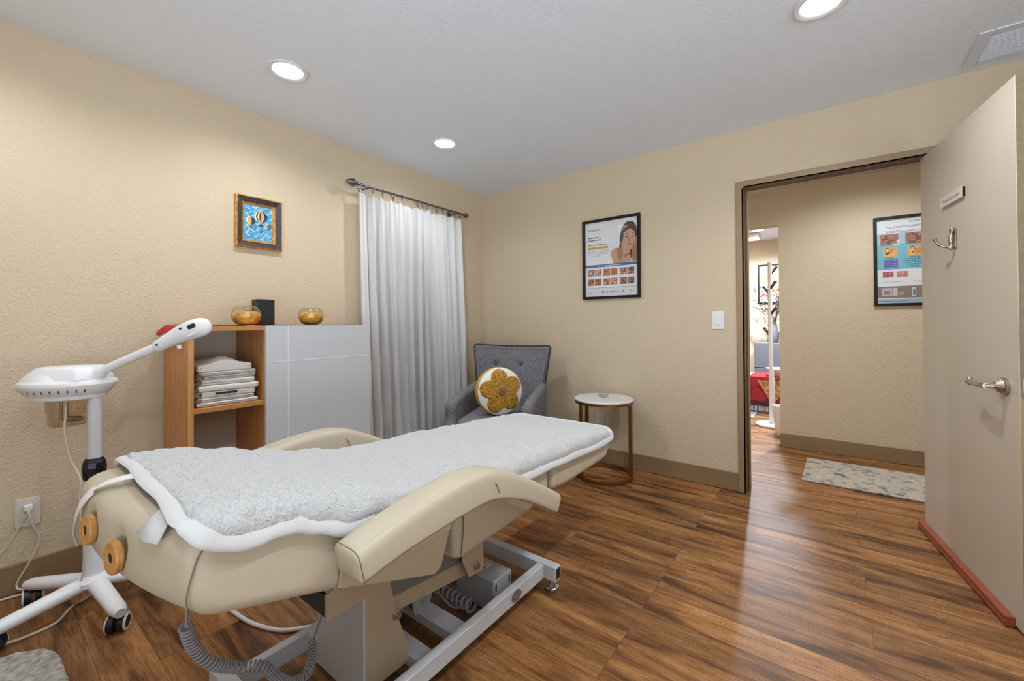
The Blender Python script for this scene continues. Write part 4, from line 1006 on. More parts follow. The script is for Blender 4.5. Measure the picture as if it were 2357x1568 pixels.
# ------------------------------------------------------------------ treatment bed
BX0, BX1 = 1.255, 1.875; BXC = (BX0+BX1)/2
bed = thing('treatment_bed', 'cream padded electric treatment bed on a grey steel base', 'treatment bed', (1.57, -2.15, 0))
yz = lambda u, v, a: Vector((a, u, v))
def endy(x):
    q = (x-BXC)/((BX1-BX0)/2)
    return -2.925-0.11*(BX1-x)-0.032*(1-q*q)
def heady(p):
    if p.y < -2.70:
        k = min(1, (-2.70-p.y)/0.22); p = Vector((p.x, p.y+(endy(p.x)+2.925)*k, p.z))
    # tufts where the two wooden discs pull the vinyl in
    for dx in (1.450, 1.618):
        d = math.hypot(p.x-dx, p.z-0.690)
        if p.y < -2.88: p = Vector((p.x, p.y+0.016*math.exp(-(d/0.035)**2), p.z))
    return p
hp_ = roundpoly([(-2.925, .768), (-2.925, .606), (-2.62, .512), (-2.305, .425), (-2.285, .632), (-2.60, .705), (-2.80, .760)], [.055, .055, .08, .045, .045, .08, .08], 6)
hp_ = dens(hp_, 0.012)
b = B(); cushion(b, hp_, BX0, BX1, 0.028, yz, mid=34, warp=heady); bk = P('backrest_cushion', b, M_leather, bed)
b = B()
tube(b, [(1.874, -2.900, .745), (1.871, -2.917, .72), (1.867, -2.925, .69), (1.861, -2.931, .655), (1.857, -2.929, .63), (1.853, -2.918, .612)], .0013, 6, smoothpath=5); P('seam', b, M_seam, bk)
sp_ = dens(roundpoly([(-2.270, .425), (-2.245, .410), (-1.85, .425), (-1.735, .450), (-1.730, .610), (-2.0, .628), (-2.285, .636)], [.03, .03, .05, .03, .03, .1, .03], 5), .02)
b = B(); cushion(b, sp_, BX0, BX1, 0.024, yz, mid=6); st_ = P('seat_cushion', b, M_leather, bed)
b = B(); tube(b, [(1.876, -2.245, .60), (1.877, -2.235, .52), (1.876, -2.245, .43)], .0016, 6, smoothpath=5); P('seam', b, M_seam, st_)
lp_ = dens(roundpoly([(-1.712, .452), (-1.60, .440), (-1.20, .450), (-1.155, .475), (-1.150, .560), (-1.19, .583), (-1.70, .606)], [.03, .05, .04, .03, .04, .03, .03], 5), .02)
b = B(); cushion(b, lp_, BX0, BX1, 0.026, yz, mid=6); P('leg_cushion', b, M_leather, bed)
# wooden discs
for dx, dz in ((1.450, .681), (1.618, .668)):
    n_ = Vector((.14, -.98, .06)).normalized(); c = Vector((dx, endy(dx)-.004, dz))
    b = B(); lathe(b, [(0.0112, 0.0), (0.0112, .005), (0.0125, .007), (0.030, .007), (0.0335, .004), (0.0335, -.004), (0.030, -.008)], c, 36, n_, closed=True)
    dk = P('wooden_disc', b, M_discwood, bed, label='round wooden disc with a slot in the middle')
    b = B(); cyl(b, c-n_*.006, c+n_*.005, .0112, seg=20); P('disc_slot', b, M_dark, dk)
# elastic strap over the head end
b = B(); pts = []
stp = [(1.50, -2.90, .792), (1.46, -2.945, .783), (1.425, -2.980, .768), (1.395, -3.003, .735), (1.345, -3.010, .690), (1.300, -3.010, .640), (1.275, -3.000, .595)]
sm_ = catmull(stp, 8)
Lf, Rt = [], []
cent = Vector((BXC, -2.85, .68))
for i, p in enumerate(sm_):
    d = (sm_[min(i+1, len(sm_)-1)]-sm_[max(i-1, 0)]).normalized(); out = Vector((0.1*(p.x-BXC), -1 if p.z < .76 else -.4, 0.2 if p.z < .76 else 1)).normalized(); s = d.cross(out).normalized()
    Lf.append(b.verts.new(p-s*.012)); Rt.append(b.verts.new(p+s*.012))
for i in range(len(sm_)-1): b.faces.new([Lf[i], Lf[i+1], Rt[i+1], Rt[i]])
strap_bm = b
# armrests
def arm(x0, x1, name):
    ctr = catmull([(0, -2.668, .627), (0, -2.56, .649), (0, -2.46, .662), (0, -2.34, .672), (0, -2.24, .668), (0, -2.15, .640), (0, -2.05, .594), (0, -1.95, .538), (0, -1.862, .486)], 5)
    xc = (x0+x1)/2; rings = []; sil = {}
    n_c = len(ctr)
    for i, c in enumerate(ctr):
        t_ = i/(n_c-1); d = (ctr[min(i+1, n_c-1)]-ctr[max(i-1, 0)]).normalized(); up = Vector((0, -d.z, d.y)); hw = .0475+.003*math.sin(PI*t_); hh = .037+.010*math.sin(PI*min(1, t_*1.3))**1.5-.003*t_
        sec = roundpoly([(-hw, -hh), (hw, -hh), (hw, hh), (-hw, hh)], [.012, .012, .026, .026], 5)
        if i == 0: d0 = d
        rings.append([Vector((xc, c.y, c.z))+Vector((1, 0, 0))*p.x+up*p.y for p in sec])
    def shrunk(r, c, e, dd): return [c+(v-c)*(1-e)+dd for v in r]
    c0 = sum(rings[0], Vector())/len(rings[0]); c1 = sum(rings[-1], Vector())/len(rings[-1]); dE = (ctr[-1]-ctr[-2]).normalized()
    full = [shrunk(rings[0], c0, .45, -d0*.009), shrunk(rings[0], c0, .12, -d0*.006), shrunk(rings[0], c0, .03, -d0*.003)]+rings+[shrunk(rings[-1], c1, .04, dE*.003), shrunk(rings[-1], c1, .3, dE*.006)]
    b = B(); loft(b, full); a_ = P('armrest_pad', b, M_leather, bed)
    b = B(); tube(b, rings[0], .0013, 6, closed=True)
    k_ = 8; tube(b, [r[k_] for r in rings], .0012, 6)
    P('piping', b, M_seam, a_)
    T = None
    # crease at the bend
    b = B(); tube(b, [(x1+.003, -2.232, .676), (x1+.0035, -2.222, .660), (x1+.002, -2.214, .642), (x1-.004, -2.208, .630)], .0022, 6, smoothpath=3); P('crease', b, M_seam, a_)
    # support plate and bar
    s = -1 if x0 > BXC else 1
    xw, xv = (BX1+.004, BX1+.010) if s < 0 else (BX0-.010, BX0-.004)
    b = B(); prism(b, [(-2.645, .600), (-2.652, .535), (-2.50, .478), (-2.36, .428), (-2.335, .440), (-2.300, .535), (-2.300, .600)], xw, xv, 'x'); P('armrest_support', b, M_bracket, bed, bevel=.002)
    b = B(); box(b, min(xw, xc)-.001*(s > 0), max(xv, xc), -2.50, -2.36, .575, .605); P('armrest_bar', b, M_bracket, bed, bevel=.003)
arm(1.905, 2.000, 'near'); arm(1.120, 1.215, 'far')
# under-carriage
b = B(); prism(b, [(-2.585, .415), (-2.585, .345), (-2.50, .345), (-2.47, .345), (-2.35, .35), (-2.20, .352), (-2.16, .40), (-2.16, .44), (-2.50, .44)], 1.700, 1.706, 'x'); prism(b, [(-2.585, .415), (-2.585, .345), (-2.50, .345), (-2.35, .35), (-2.20, .352), (-2.16, .44), (-2.50, .44)], 1.42, 1.426, 'x')
box(b, 1.426, 1.700, -2.55, -2.2, .425, .431)
P('upper_channel', b, M_bracket, bed)
b = B(); box(b, 1.43, 1.698, -2.584, -2.575, .352, .410); P('channel_end', b, M_dark, bed)
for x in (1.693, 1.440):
    b = B(); prism(b, [(-2.460, .06), (-2.300, .06), (-2.307, .11), (-2.35, .234), (-2.378, .36), (-2.45, .42), (-2.460, .35)], x, x+.006, 'x'); P('column_side', b, M_bracket, bed, bevel=0.001, label='lifting column side plate, warm floor bounce in its colour')  # beige here stands in for warm light bounced off the floor
b = B(); box(b, 1.440, 1.699, -2.468, -2.4605, .03, .35); P('column_front', b, M_metal, bed, bevel=0.002)
b = B(); box(b, 1.37, 1.44, -2.47, -2.40, .03, .105); prism(b, [(-2.466, .10), (-2.44, .40), (-2.40, .41), (-2.36, .10)], 1.425, 1.440, 'x'); P('column_fin', b, M_metal, bed, bevel=0.003)
b = B(); prism(b, [(-2.385, .37), (-2.349, .234), (-1.955, .187), (-1.935, .25), (-1.93, .34), (-1.98, .36)], 1.680, 1.686, 'x'); prism(b, [(-2.385, .37), (-2.349, .234), (-1.955, .187), (-1.935, .25), (-1.93, .34)], 1.46, 1.466, 'x')
P('lifting_beam', b, M_bracket, bed)
b = B(); prism(b, [(-2.38, .355), (-2.355, .285), (-1.96, .245), (-1.94, .335)], 1.6865, 1.688, 'x'); P('beam_recess_shade', b, mat('grey_shadow_metal', (120, 118, 114), 0.5), bed)  # dark plate on the beam stands in for shade inside its channel
b = B(); prism(b, [(-2.085, .44), (-2.078, .279), (-2.044, .208), (-1.966, .203), (-1.966, .44)], 1.716, 1.721, 'x'); P('foot_bracket', b, M_bracket, bed)
b = B(); prism(b, [(-2.085, .44), (-2.078, .279), (-2.044, .208), (-1.966, .203), (-1.966, .44)], 1.42, 1.425, 'x'); P('foot_bracket', b, M_bracket, bed)
b = B(); prism(b, [(-1.95, .44), (-1.95, .27), (-1.90, .25), (-1.86, .29), (-1.86, .44)], 1.60, 1.604, 'x'); P('inner_bracket', b, M_bracket, bed)
for (x, y, z) in ((1.699, -2.352, .233), (1.721, -2.005, .232)):
    b = B(); lathe(b, [(0.0, 0), (0.014, 0), (0.016, .003), (0.010, .006), (0.010, .010), (0.006, .011), (0.006, .016), (0.0, .016)], (x, y, z), 16, Vector((1, 0, 0)), cap=False); P('bolt', b, M_nickel, bed)
# base frame: two rails and cross members (U-shaped steel)
b = B()
def bar(x0, x1, y0, y1, z0, z1): box(b, x0, x1, y0, y1, z0, z1)
bar(1.765, 1.797, -2.68, -1.66, .045, .103); P('base_rail', b, M_metal, bed, bevel=0.003)
b = B(); bar(1.345, 1.377, -2.68, -1.66, .045, .103); P('base_rail', b, M_metal, bed, bevel=0.003)
b = B(); bar(1.28, 1.855, -1.660, -1.618, .045, .106); P('cross_bar', b, M_metal, bed, bevel=0.003)
b = B(); bar(1.28, 1.855, -2.722, -2.680, .045, .106); P('cross_bar', b, M_metal, bed, bevel=0.003)
b = B(); bar(1.377, 1.765, -2.155, -2.085, .040, .075); P('cross_bar', b, M_metal, bed, bevel=0.003)
b = B(); bar(1.44, 1.765, -2.31, -2.25, .045, .085); P('cross_bar', b, M_metal, bed, bevel=0.003)
b = B()
for x in (1.8555, 1.2795):
    for y in (-1.639, -2.701): box(b, x-.0005, x+.0005, y-.014, y+.014, .055, .098)
P('bar_end_hole', b, M_dark, bed, sm=False)
for x in (1.824, 1.309):
    for y in (-1.639, -2.701):
        b = B(); lathe(b, [(0.0, .0005), (0.029, .0005), (0.031, .003), (0.031, .015), (0.028, .018), (0.018, .019), (0.017, .028), (0.012, .029), (0.010, .046), (0.0, .046)], (x, y, 0), 24, cap=False); P('levelling_foot', b, M_chrome, bed)
b = B(); rg_ = [(1.7978+0*k, -1.857+.030*math.cos(2*PI*k/28), .074+.021*math.sin(2*PI*k/28)) for k in range(28)]
cc = [b.verts.new(p) for p in rg_]; c2 = [b.verts.new((p[0]+.002, p[1], p[2])) for p in rg_]
b.faces.new(c2)
for k in range(28): b.faces.new([cc[k], cc[(k+1)%28], c2[(k+1)%28], c2[k]])
bd = P('badge', b, M_badge, bed, label='grey oval maker badge')
b = B(); tube(b, [(1.8003, -1.880, .070), (1.8003, -1.874, .082), (1.8003, -1.868, .072), (1.8003, -1.862, .066), (1.8003, -1.858, .080), (1.8003, -1.852, .070), (1.8003, -1.846, .068), (1.8003, -1.842, .084), (1.8003, -1.838, .072), (1.8003, -1.832, .070)], .0009, 5, smoothpath=4)
P('badge_script', b, M_badgeline, bd)
# actuator strut under the beam
b = B(); prism(b, [(-2.17, .07), (-2.10, .07), (-2.05, .20), (-2.20, .24)], 1.50, 1.504, 'x'); prism(b, [(-2.17, .07), (-2.10, .07), (-2.05, .20), (-2.20, .24)], 1.56, 1.564, 'x'); cyl(b, (1.495, -2.125, .095), (1.57, -2.125, .095), .010); cyl(b, (1.532, -2.13, .10), (1.532, -2.25, .30), .017)
P('actuator', b, M_psu, bed)
b = B(); box(b, 1.525, 1.730, -1.915, -1.800, .004, .128); ps = P('control_box', b, M_psu, bed, bevel=0.006, label='grey plastic control box')
b = B(); box(b, 1.585, 1.645, -1.875, -1.825, .128, .1286); P('rating_label', b, M_plate, ps, sm=False)
F = Flat((1.588, -1.872, .1287), (1,0,0), (0,1,0), (0,0,1), None)
rr = random.Random(2)
for k in range(5): F.scrib(.003, .045, .005+.008*k, .003, 1, (60, 60, 60), rr)
F.rect(.046, .004, .053, .012, 1, (30, 30, 30))
F.done('label_print', ps)
b = B(); box(b, 1.728, 1.7315, -1.905, -1.898, .085, .112); box(b, 1.728, 1.7315, -1.820, -1.813, .085, .112); P('box_clips', b, M_dark, ps, sm=False)
# bundled cable
b = B(); pts = []
for k in range(120):
    q = k/119; a = q*2*PI*8; pts.append((1.46+.21*q, -1.975+.020*math.cos(a), .040+.020*math.sin(a)))
tube(b, pts, .0055, 7); tube(b, [(1.45, -2.0, .03), (1.53, -2.02, .06), (1.60, -2.01, .03), (1.66, -1.99, .05)], .004, 7, smoothpath=6)
P('cable_bundle', b, M_greycord, bed)
# coiled hand-control cord
cp = catmull([(1.73, -2.896, .585), (1.716, -2.893, .53), (1.705, -2.889, .499), (1.693, -2.872, .445), (1.699, -2.842, .398), (1.688, -2.787, .347), (1.700, -2.741, .325), (1.697, -2.705, .273), (1.683, -2.665, .227), (1.672, -2.623, .214), (1.636, -2.587, .218), (1.598, -2.566, .229), (1.554, -2.524, .243), (1.52, -2.49, .26), (1.47, -2.48, .24)], 60)
n_ = len(cp); i0, i1 = int(n_*.10), int(n_*.80)
b = B(); path = []
ln = 0; s = None; turns = 0
for i, p in enumerate(cp):
    d = (cp[min(i+1, n_-1)]-cp[max(i-1, 0)]).normalized()
    if s is None: s, tt = frame_of(d)
    else: s = (s-d*s.dot(d)).normalized(); tt = s.cross(d).normalized()
    if i0 < i < i1:
        if i > 0: ln += (p-cp[i-1]).length
        k = min(1, (i-i0)/12, (i1-i)/12); sub = 1
        a = ln/0.0092*2*PI; path.append(p+s*math.cos(a)*.0110*k+tt*math.sin(a)*.0110*k)
        nx = cp[i+1]; stepL = (nx-p).length; m_ = max(1, int(stepL/0.0092*10))
        for q in range(1, m_):
            pp = p.lerp(nx, q/m_); a = (ln+stepL*q/m_)/0.0092*2*PI; path.append(pp+s*math.cos(a)*.0110*k+tt*math.sin(a)*.0110*k)
    else: path.append(p)
tube(b, path, .0026, 6); P('coiled_cord', b, M_greycord, bed)
b = B(); tube(b, [(.72, -2.56, .008), (.773, -2.542, .008), (.879, -2.528, .008), (1.026, -2.508, .008), (1.144, -2.465, .008), (1.202, -2.413, .008), (1.236, -2.356, .008), (1.245, -2.25, .008)], .0075, 10, smoothpath=8)
solo('floor_hose', b, M_hose, 'thick white cable curving on the floor under the treatment bed', 'cable', loc=(1.026, -2.508, 0))

# ------------------------------------------------------------------ fleece blanket on the bed
bl = thing('fleece_blanket', 'white fleece pad with a smooth hem covering the treatment bed', 'blanket', (1.565, -2.05, .64))
prof = [(-2.945, .772), (-2.90, .788), (-2.80, .783), (-2.70, .757), (-2.60, .728), (-2.45, .692), (-2.30, .660), (-2.15, .650), (-2.0, .648), (-1.8, .638), (-1.6, .626), (-1.4, .615), (-1.2, .603), (-1.14, .592), (-1.125, .575)]
def topz(y):
    for (a, za), (c, zc) in zip(prof, prof[1:]):
        if a <= y <= c:
            q = (y-a)/(c-a); q = q*q*(3-2*q); return za+(zc-za)*q
    return prof[0][1] if y < prof[0][0] else prof[-1][1]
def surf(u, y):
    # u: across, metres from the bed axis, arc length; returns the point on the draped pad
    a = abs(u); sg_ = 1 if u > 0 else -1; R = 0.045; half = 0.318
    flat = half-R
    z = topz(y)
    if a <= flat: x = a; dz = 0
    else:
        q = (a-flat)/R
        if q < PI/2*0.95: x = flat+R*math.sin(q); dz = R*(1-math.cos(q))
        else: x = flat+R*math.sin(PI/2*.95); dz = R*(1-math.cos(PI/2*.95))+(a-flat-R*PI/2*.95)
    return Vector((BXC+sg_*x, y, z-dz))
ye0, ye1 = -2.945, -1.128
def outline(s):
    """closed outline in (u, y), s in 0..1"""
    return OUT[int(s*len(OUT)) % len(OUT)]
ow = catmull([(-.322, -2.905, 0), (-.28, -2.915, 0), (-.15, -2.915, 0), (0, -2.920, 0), (.12, -2.922, 0), (.20, -2.926, 0), (.27, -2.933, 0), (.318, -2.918, 0), (.345, -2.895, 0), (.357, -2.865, 0), (.362, -2.82, 0), (.358, -2.775, 0), (.350, -2.745, 0), (.362, -2.70, 0), (.372, -2.64, 0), (.366, -2.55, 0), (.372, -2.40, 0), (.368, -2.2, 0), (.372, -2.0, 0), (.368, -1.8, 0), (.366, -1.65, 0), (.362, -1.5, 0), (.366, -1.38, 0), (.358, -1.26, 0), (.352, -1.19, 0), (.335, -1.150, 0), (.28, -1.142, 0), (.1, -1.140, 0), (-.1, -1.140, 0), (-.29, -1.143, 0), (-.325, -1.16, 0), (-.332, -1.4, 0), (-.33, -1.8, 0), (-.333, -2.2, 0), (-.33, -2.6, 0), (-.332, -2.86, 0)], 8, True)
ow = [Vector((p.x, p.y)) for p in ow]
# triangulate the pad by scanlines in y
b = B(); NY, NU = 250, 96; grid = []
def span(y):
    xs = []
    for i, p in enumerate(ow):
        q = ow[(i+1) % len(ow)]
        if (p.y <= y < q.y) or (q.y <= y < p.y): xs.append(p.x+(q.x-p.x)*(y-p.y)/(q.y-p.y))
    return (min(xs), max(xs)) if len(xs) >= 2 else None
ymin = min(p.y for p in ow)+1e-4; ymax = max(p.y for p in ow)-1e-4
for j in range(NY+1):
    y = ymin+(ymax-ymin)*(0.5-0.5*math.cos(PI*j/NY)*1.0) if j in (0, NY) else ymin+(ymax-ymin)*j/NY
    sp_n = span(y)
    row = []
    for i in range(NU+1):
        u = sp_n[0]+(sp_n[1]-sp_n[0])*i/NU; p = surf(u, y)
        nrm = Vector((0, 0, 1)) if abs(u) < .28 else Vector((1 if u > 0 else -1, 0, .5)).normalized()
        edge = min(i, NU-i)/NU*(sp_n[1]-sp_n[0]); edge = min(edge, (y-ymin), (ymax-y)); k = max(0, min(1, edge/.03))
        lump = .0045*noise.noise(Vector((p.x*34, p.y*34, 1)))+.0022*noise.noise(Vector((p.x*85, p.y*85, 3)))+.004*noise.noise(Vector((p.x*7, p.y*7, 9)))
        tuft = .0085*max(0, noise.noise(Vector((p.x*48, p.y*48, 7)))+.15)*(1 if (u > .15 or y < -2.8) else .25)
        row.append(b.verts.new(p+nrm*((.007+lump+tuft)*k)))
    grid.append(row)
for j in range(NY):
    for i in range(NU): b.faces.new([grid[j][i], grid[j][i+1], grid[j+1][i+1], grid[j+1][i]])
P('fleece_pile', b, M_fleece, bl, sm=True)
b = B(); pts = [surf(p.x, p.y)+Vector((0, 0, .001)) for p in ow]
m_ = len(pts); ring = []
for i, p in enumerate(pts):
    d = (pts[(i+1) % m_]-pts[i-1]).normalized(); u_ = ow[i].x
    nrm = Vector((0, 0, 1)) if abs(u_) < .29 else Vector((1 if u_ > 0 else -1, 0, .35)).normalized()
    side = d.cross(nrm).normalized(); nrm = side.cross(d).normalized()
    wv = .0165+.0015*math.sin(i*.35)
    ring.append([p+side*math.cos(f)*wv+nrm*(math.sin(f)*.0075+.003) for f in [2*PI*k/12 for k in range(12)]])
loft(b, ring, closed=True); P('hem', b, M_border, bl)
b = B(); v = [b.verts.new(q) for q in [(1.735, -2.940, .778), (1.785, -2.936, .770), (1.800, -2.958, .738), (1.755, -2.968, .733), (1.715, -2.972, .741)]]; b.faces.new(v)
o = P('hem_tab', b, M_border, bl, label='small white loop tab at the head end'); sd = o.modifiers.new('s', 'SOLIDIFY'); sd.thickness = .003
o = P('elastic_strap', strap_bm, M_elastic, bl, label='white elastic strap round the head end'); sd = o.modifiers.new('s', 'SOLIDIFY'); sd.thickness = .002; sd.offset = 0

# ------------------------------------------------------------------ armchair (local: faces -y)
ach = thing('armchair', 'dark grey tweed armchair with buttoned back in the room corner', 'armchair', (0.775, -0.690, 0), math.radians(23.3))
def xz_back(u, v, a):
    return Vector((u, a, v))
bo = dens(roundpoly([(-.265, .28), (.265, .28), (.280, .55), (.338, .955), (.0, .948), (-.338, .965)], [.05, .05, .1, .03, .3, .03], 6), .02)
def wback(p):
    q = max(0, (p.z-.3)/.65)
    dz = 0.0
    cur = .020*(p.x/.33)**2     # sides wrap forward a little
    y = p.y+.10*q-cur*(.4+.6*q)
    for bx in (-.13, .09):
        d = math.hypot(p.x-bx, p.z-.80)
        if p.y < .286: y += .022*math.exp(-(d/.026)**2)
    return Vector((p.x, y, p.z))
b = B(); cushion(b, bo, .288, .372, .025, xz_back, mid=2, warp=wback)
# finer front face: replace the flat front cap by a grid
P('backrest', b, M_chair, ach, local=True)
b = B(); rows = []
for j in range(41):
    v = .32+j*(.60/40); hw = .252+(.316-.252)*max(0, min(1, (v-.5)/.42)); row = []
    for i in range(37):
        u = -hw+2*hw*i/36
        p = wback(Vector((u, .255-.012*math.sin(PI*i/36)*math.sin(PI*j/40), v))); row.append(b.verts.new(p))
    rows.append(row)
for j in range(40):
    for i in range(36): b.faces.new([rows[j][i], rows[j][i+1], rows[j+1][i+1], rows[j+1][i]])
P('back_padding', b, M_chair, ach, local=True)
for bx in (-.13, .09):
    b = B(); p = wback(Vector((bx, .255, .80))); lathe(b, [(0.0, -.004), (.014, -.004), (.016, .0), (.012, .006), (0.0, .009)], p+Vector((0, -.012, 0)), 16, Vector((0, -1, 0)), cap=False); P('button', b, M_button, ach, local=True)
b = B(); ed = [wback(Vector((q.x, .293, q.y))) for q in bo if q.y > .5]
ed = sorted([q for q in ed], key=lambda q: math.atan2(q.z-.5, q.x)); tube(b, ed, .004, 6); P('piping', b, M_piping, ach, local=True)
seat_o = dens(roundpoly([(-.24, -.33), (.24, -.33), (.24, .27), (-.24, .27)], .05, 4), .03)
b = B(); cushion(b, seat_o, .33, .465, .04, lambda u, v, a: Vector((u, v, a)), mid=2, warp=lambda p: p+Vector((0, 0, .012*math.cos(p.x*5)*math.cos(p.y*4)*(p.z > .4)))); P('seat_cushion', b, M_chair, ach, local=True)
b = B(); cushion(b, seat_o, .22, .33, .02, lambda u, v, a: Vector((u*1.02, v, a)), mid=1); P('seat_base', b, M_chair, ach, local=True)
for s in (-1, 1):
    ao = [Vector((p.x, p.y)) for p in catmull([(.33, .24, 0), (.335, .45, 0), (.33, .63, 0), (.25, .650, 0), (.12, .635, 0), (-.05, .622, 0), (-.20, .610, 0), (-.285, .590, 0), (-.318, .550, 0), (-.318, .48, 0), (-.340, .42, 0), (-.385, .37, 0), (-.39, .30, 0), (-.36, .235, 0), (0, .23, 0)], 5, True)]
    def wa(p, s=s):
        k = max(0, (p.z-.3)/.4); return Vector((p.x+s*.012*k, p.y, p.z))
    x0, x1 = (.225, .305) if s > 0 else (-.320, -.235)
    b = B(); cushion(b, ao, x0, x1, .035, lambda u, v, a: Vector((a, u, v)), mid=2, warp=wa); P('arm', b, M_chair, ach, local=True)
for (x, y) in ((-.27, -.30), (.27, -.30), (-.26, .28), (.26, .28)):
    b = B(); cyl(b, (x, y, .225), (x*1.1, y*1.08, .001), .022, .012, 16); P('leg', b, M_legwood, ach, local=True)
# round flower pillow
pc = Vector((0.832, -0.772, .642)); nn_ = Vector((.606+.32, -.796+.24, .14)).normalized()
ru = Vector((0, 0, 1)).cross(nn_).normalized(); rv = nn_.cross(ru).normalized()
pil = thing('round_pillow', 'round white pillow with a mustard looped flower, on the grey armchair', 'pillow', pc)
b = B(); lathe(b, [(0.0, -.055), (.10, -.055), (.155, -.050), (.174, -.036), (.178, -.01), (.176, .022), (.172, .030)], pc, 48, nn_, cap=False); P('pillow_side', b, M_mustard, pil, label='mustard side and back')
b = B(); lathe(b, [(.173, .028), (.160, .043), (.12, .055), (.06, .061), (0.0, .062)], pc, 48, nn_, cap=False); P('pillow_face', b, M_pillow, pil, label='white front')
b = B(); NR, NA = 14, 110; rows = []
def face_h(r): return .062-.020*(r/.16)**3
ctr = b.verts.new(pc+nn_*.078)
for j in range(1, NR+1):
    row = []
    for i in range(NA):
        a = 2*PI*i/NA; k = .5+.5*math.cos(5*(a-PI/2-.12)); rmax = .112+.052*k**.45; r = rmax*j/NR
        h = face_h(r)+(.014 if j < NR else 0)+.004*noise.noise(Vector((r*70*math.cos(a), r*70*math.sin(a), 2)))
        row.append(b.verts.new(pc+ru*math.cos(a)*r+rv*math.sin(a)*r+nn_*h))
    rows.append(row)
for i in range(NA): b.faces.new([ctr, rows[0][i], rows[0][(i+1) % NA]])
for j in range(NR-1):
    for i in range(NA): b.faces.new([rows[j][i], rows[j][(i+1) % NA], rows[j+1][(i+1) % NA], rows[j+1][i]])
P('flower', b, M_loop, pil, label='mustard looped five-petal flower')
b = B(); lathe(b, [(.034, .072), (.030, .082), (.012, .086), (0.0, .086)], pc, 24, nn_, cap=False); P('flower_centre', b, M_brownyarn, pil, label='reddish brown flower centre')

# ------------------------------------------------------------------ side table
TX, TY = 1.430, -0.262
t = thing('side_table', 'round side table with white marble top and brass hoop base', 'side table', (TX, TY, 0))
b = B(); lathe(b, [(0.0, .565), (.212, .565), (.216, .569), (.216, .577), (.212, .581), (0.0, .581)], (TX, TY, 0), 64, cap=False); P('marble_top', b, M_marble, t)
b = B(); lathe(b, [(.214, .548), (.214, .564), (.196, .564), (.196, .548)], (TX, TY, 0), 64, closed=True); P('top_rim', b, M_brass, t)
b = B(); lathe(b, [(.210, .002), (.210, .022), (.184, .022), (.184, .002)], (TX, TY, 0), 64, closed=True); P('base_hoop', b, M_brass, t)
for (px_, py_) in ((1.618, -.235), (1.330, -.430), (1.262, -.190)):
    d = Vector((px_-TX, py_-TY, 0)).normalized()*.197; x, y = TX+d.x, TY+d.y
    b = B(); box(b, x-.0115, x+.0115, y-.0115, y+.0115, .018, .550); P('leg', b, M_brass, t, bevel=.001)
b = B(); c = Vector((1.425, -.26, .5815))
lathe(b, [(0.0, .001), (.022, .001), (.040, .012), (.046, .024), (.040, .026), (.028, .014), (0.0, .010)], c, 10, cap=False); 
for v in b.verts: v.co.z += .004*math.sin(math.atan2(v.co.y-c.y, v.co.x-c.x)*5)*((v.co.z-c.z) > .008)
solo('crystal_dish', b, M_crystal, 'small clear crystal dish on the marble table top', 'dish', loc=c)

# ------------------------------------------------------------------ hall and room beyond
b = B(); pl_ = dens(roundpoly([(2.612, .478), (4.30, .478), (4.30, 1.098), (2.625, 1.098)], .012, 2), .1)
cushion(b, pl_, .0015, .012, .004, lambda u, v, a: Vector((u, v, a)), mid=0)
solo('runner_rug', b, M_runnerrug, 'faded beige and grey-blue rug on the hall floor', 'rug', loc=(3.4, .78, 0))
cr = thing('coat_stand', 'white coat stand with brown pegs in the room past the hall', 'coat stand', (2.264, 2.201, 0))
b = B(); lathe(b, [(0.0, .001), (.145, .001), (.150, .010), (.150, .022), (.140, .030), (.04, .034), (0.0, .034)], (2.264, 2.201, 0), 40, cap=False); P('stand_base', b, M_white, cr)
b = B(); cyl(b, (2.264, 2.201, .03), (2.264, 2.201, 1.80), .020); tube(b, [(2.285, 2.195, .03), (2.29, 2.195, .4), (2.264, 2.201, .8)], .014, 10, smoothpath=4); P('stand_pole', b, M_white, cr)
for (z, a) in ((1.45, 150), (.99, 150), (1.66, 30), (1.22, -20), (1.50, 330), (1.10, 60)):
    a = math.radians(a); d = Vector((math.cos(a), math.sin(a), 0)); c = Vector((2.264, 2.201, z))
    b = B(); cyl(b, c, c+d*.07+Vector((0, 0, .09)), .014, .016, 14); P('peg', b, M_legwood, cr)
wb_ = thing('waste_bin', 'slim white waste bin just inside the far doorway', 'bin', (2.385, 1.80, 0))
b = B(); lathe(b, [(0.0, .001), (.075, .001), (.080, .01), (.105, .29), (.108, .30), (.103, .30), (.078, .012), (0.0, .01)], (2.385+.03, 1.83, 0), 32, cap=False); P('bin_body', b, M_white, wb_)
b = B(); box(b, 1.88, 2.75, 4.02, 4.48, .05, .835); sc = thing('sideboard', 'slate grey sideboard against the far wall', 'sideboard', (2.3, 4.25, 0))
P('body', b, M_slate, sc, bevel=.004)
b = B(); box(b, 1.885, 2.31, 4.005, 4.018, .47, .825); P('drawer_front', b, M_slate, sc, bevel=.003)
b = B(); box(b, 1.885, 2.31, 4.005, 4.018, .07, .455); P('drawer_front', b, M_slate, sc, bevel=.003)
b = B(); box(b, 2.32, 2.745, 4.005, 4.018, .07, .825); P('drawer_front', b, M_slate, sc, bevel=.003)
b = B(); box(b, 1.90, 2.73, 4.03, 4.47, .0, .05); P('plinth', b, M_dark, sc)
vs = thing('flower_vase', 'grey vase of dried leaves and rust flowers on the sideboard', 'vase', (2.12, 4.2, .836))
b = B(); lathe(b, [(0.0, 0), (.045, 0), (.06, .04), (.065, .14), (.045, .22), (.035, .26), (.04, .28), (.034, .275), (.03, .25), (0.0, .05)], (2.12, 4.2, .836), 28, cap=False); P('vase_body', b, M_slate, vs)
rv_ = random.Random(8); b = B(); bf = B()
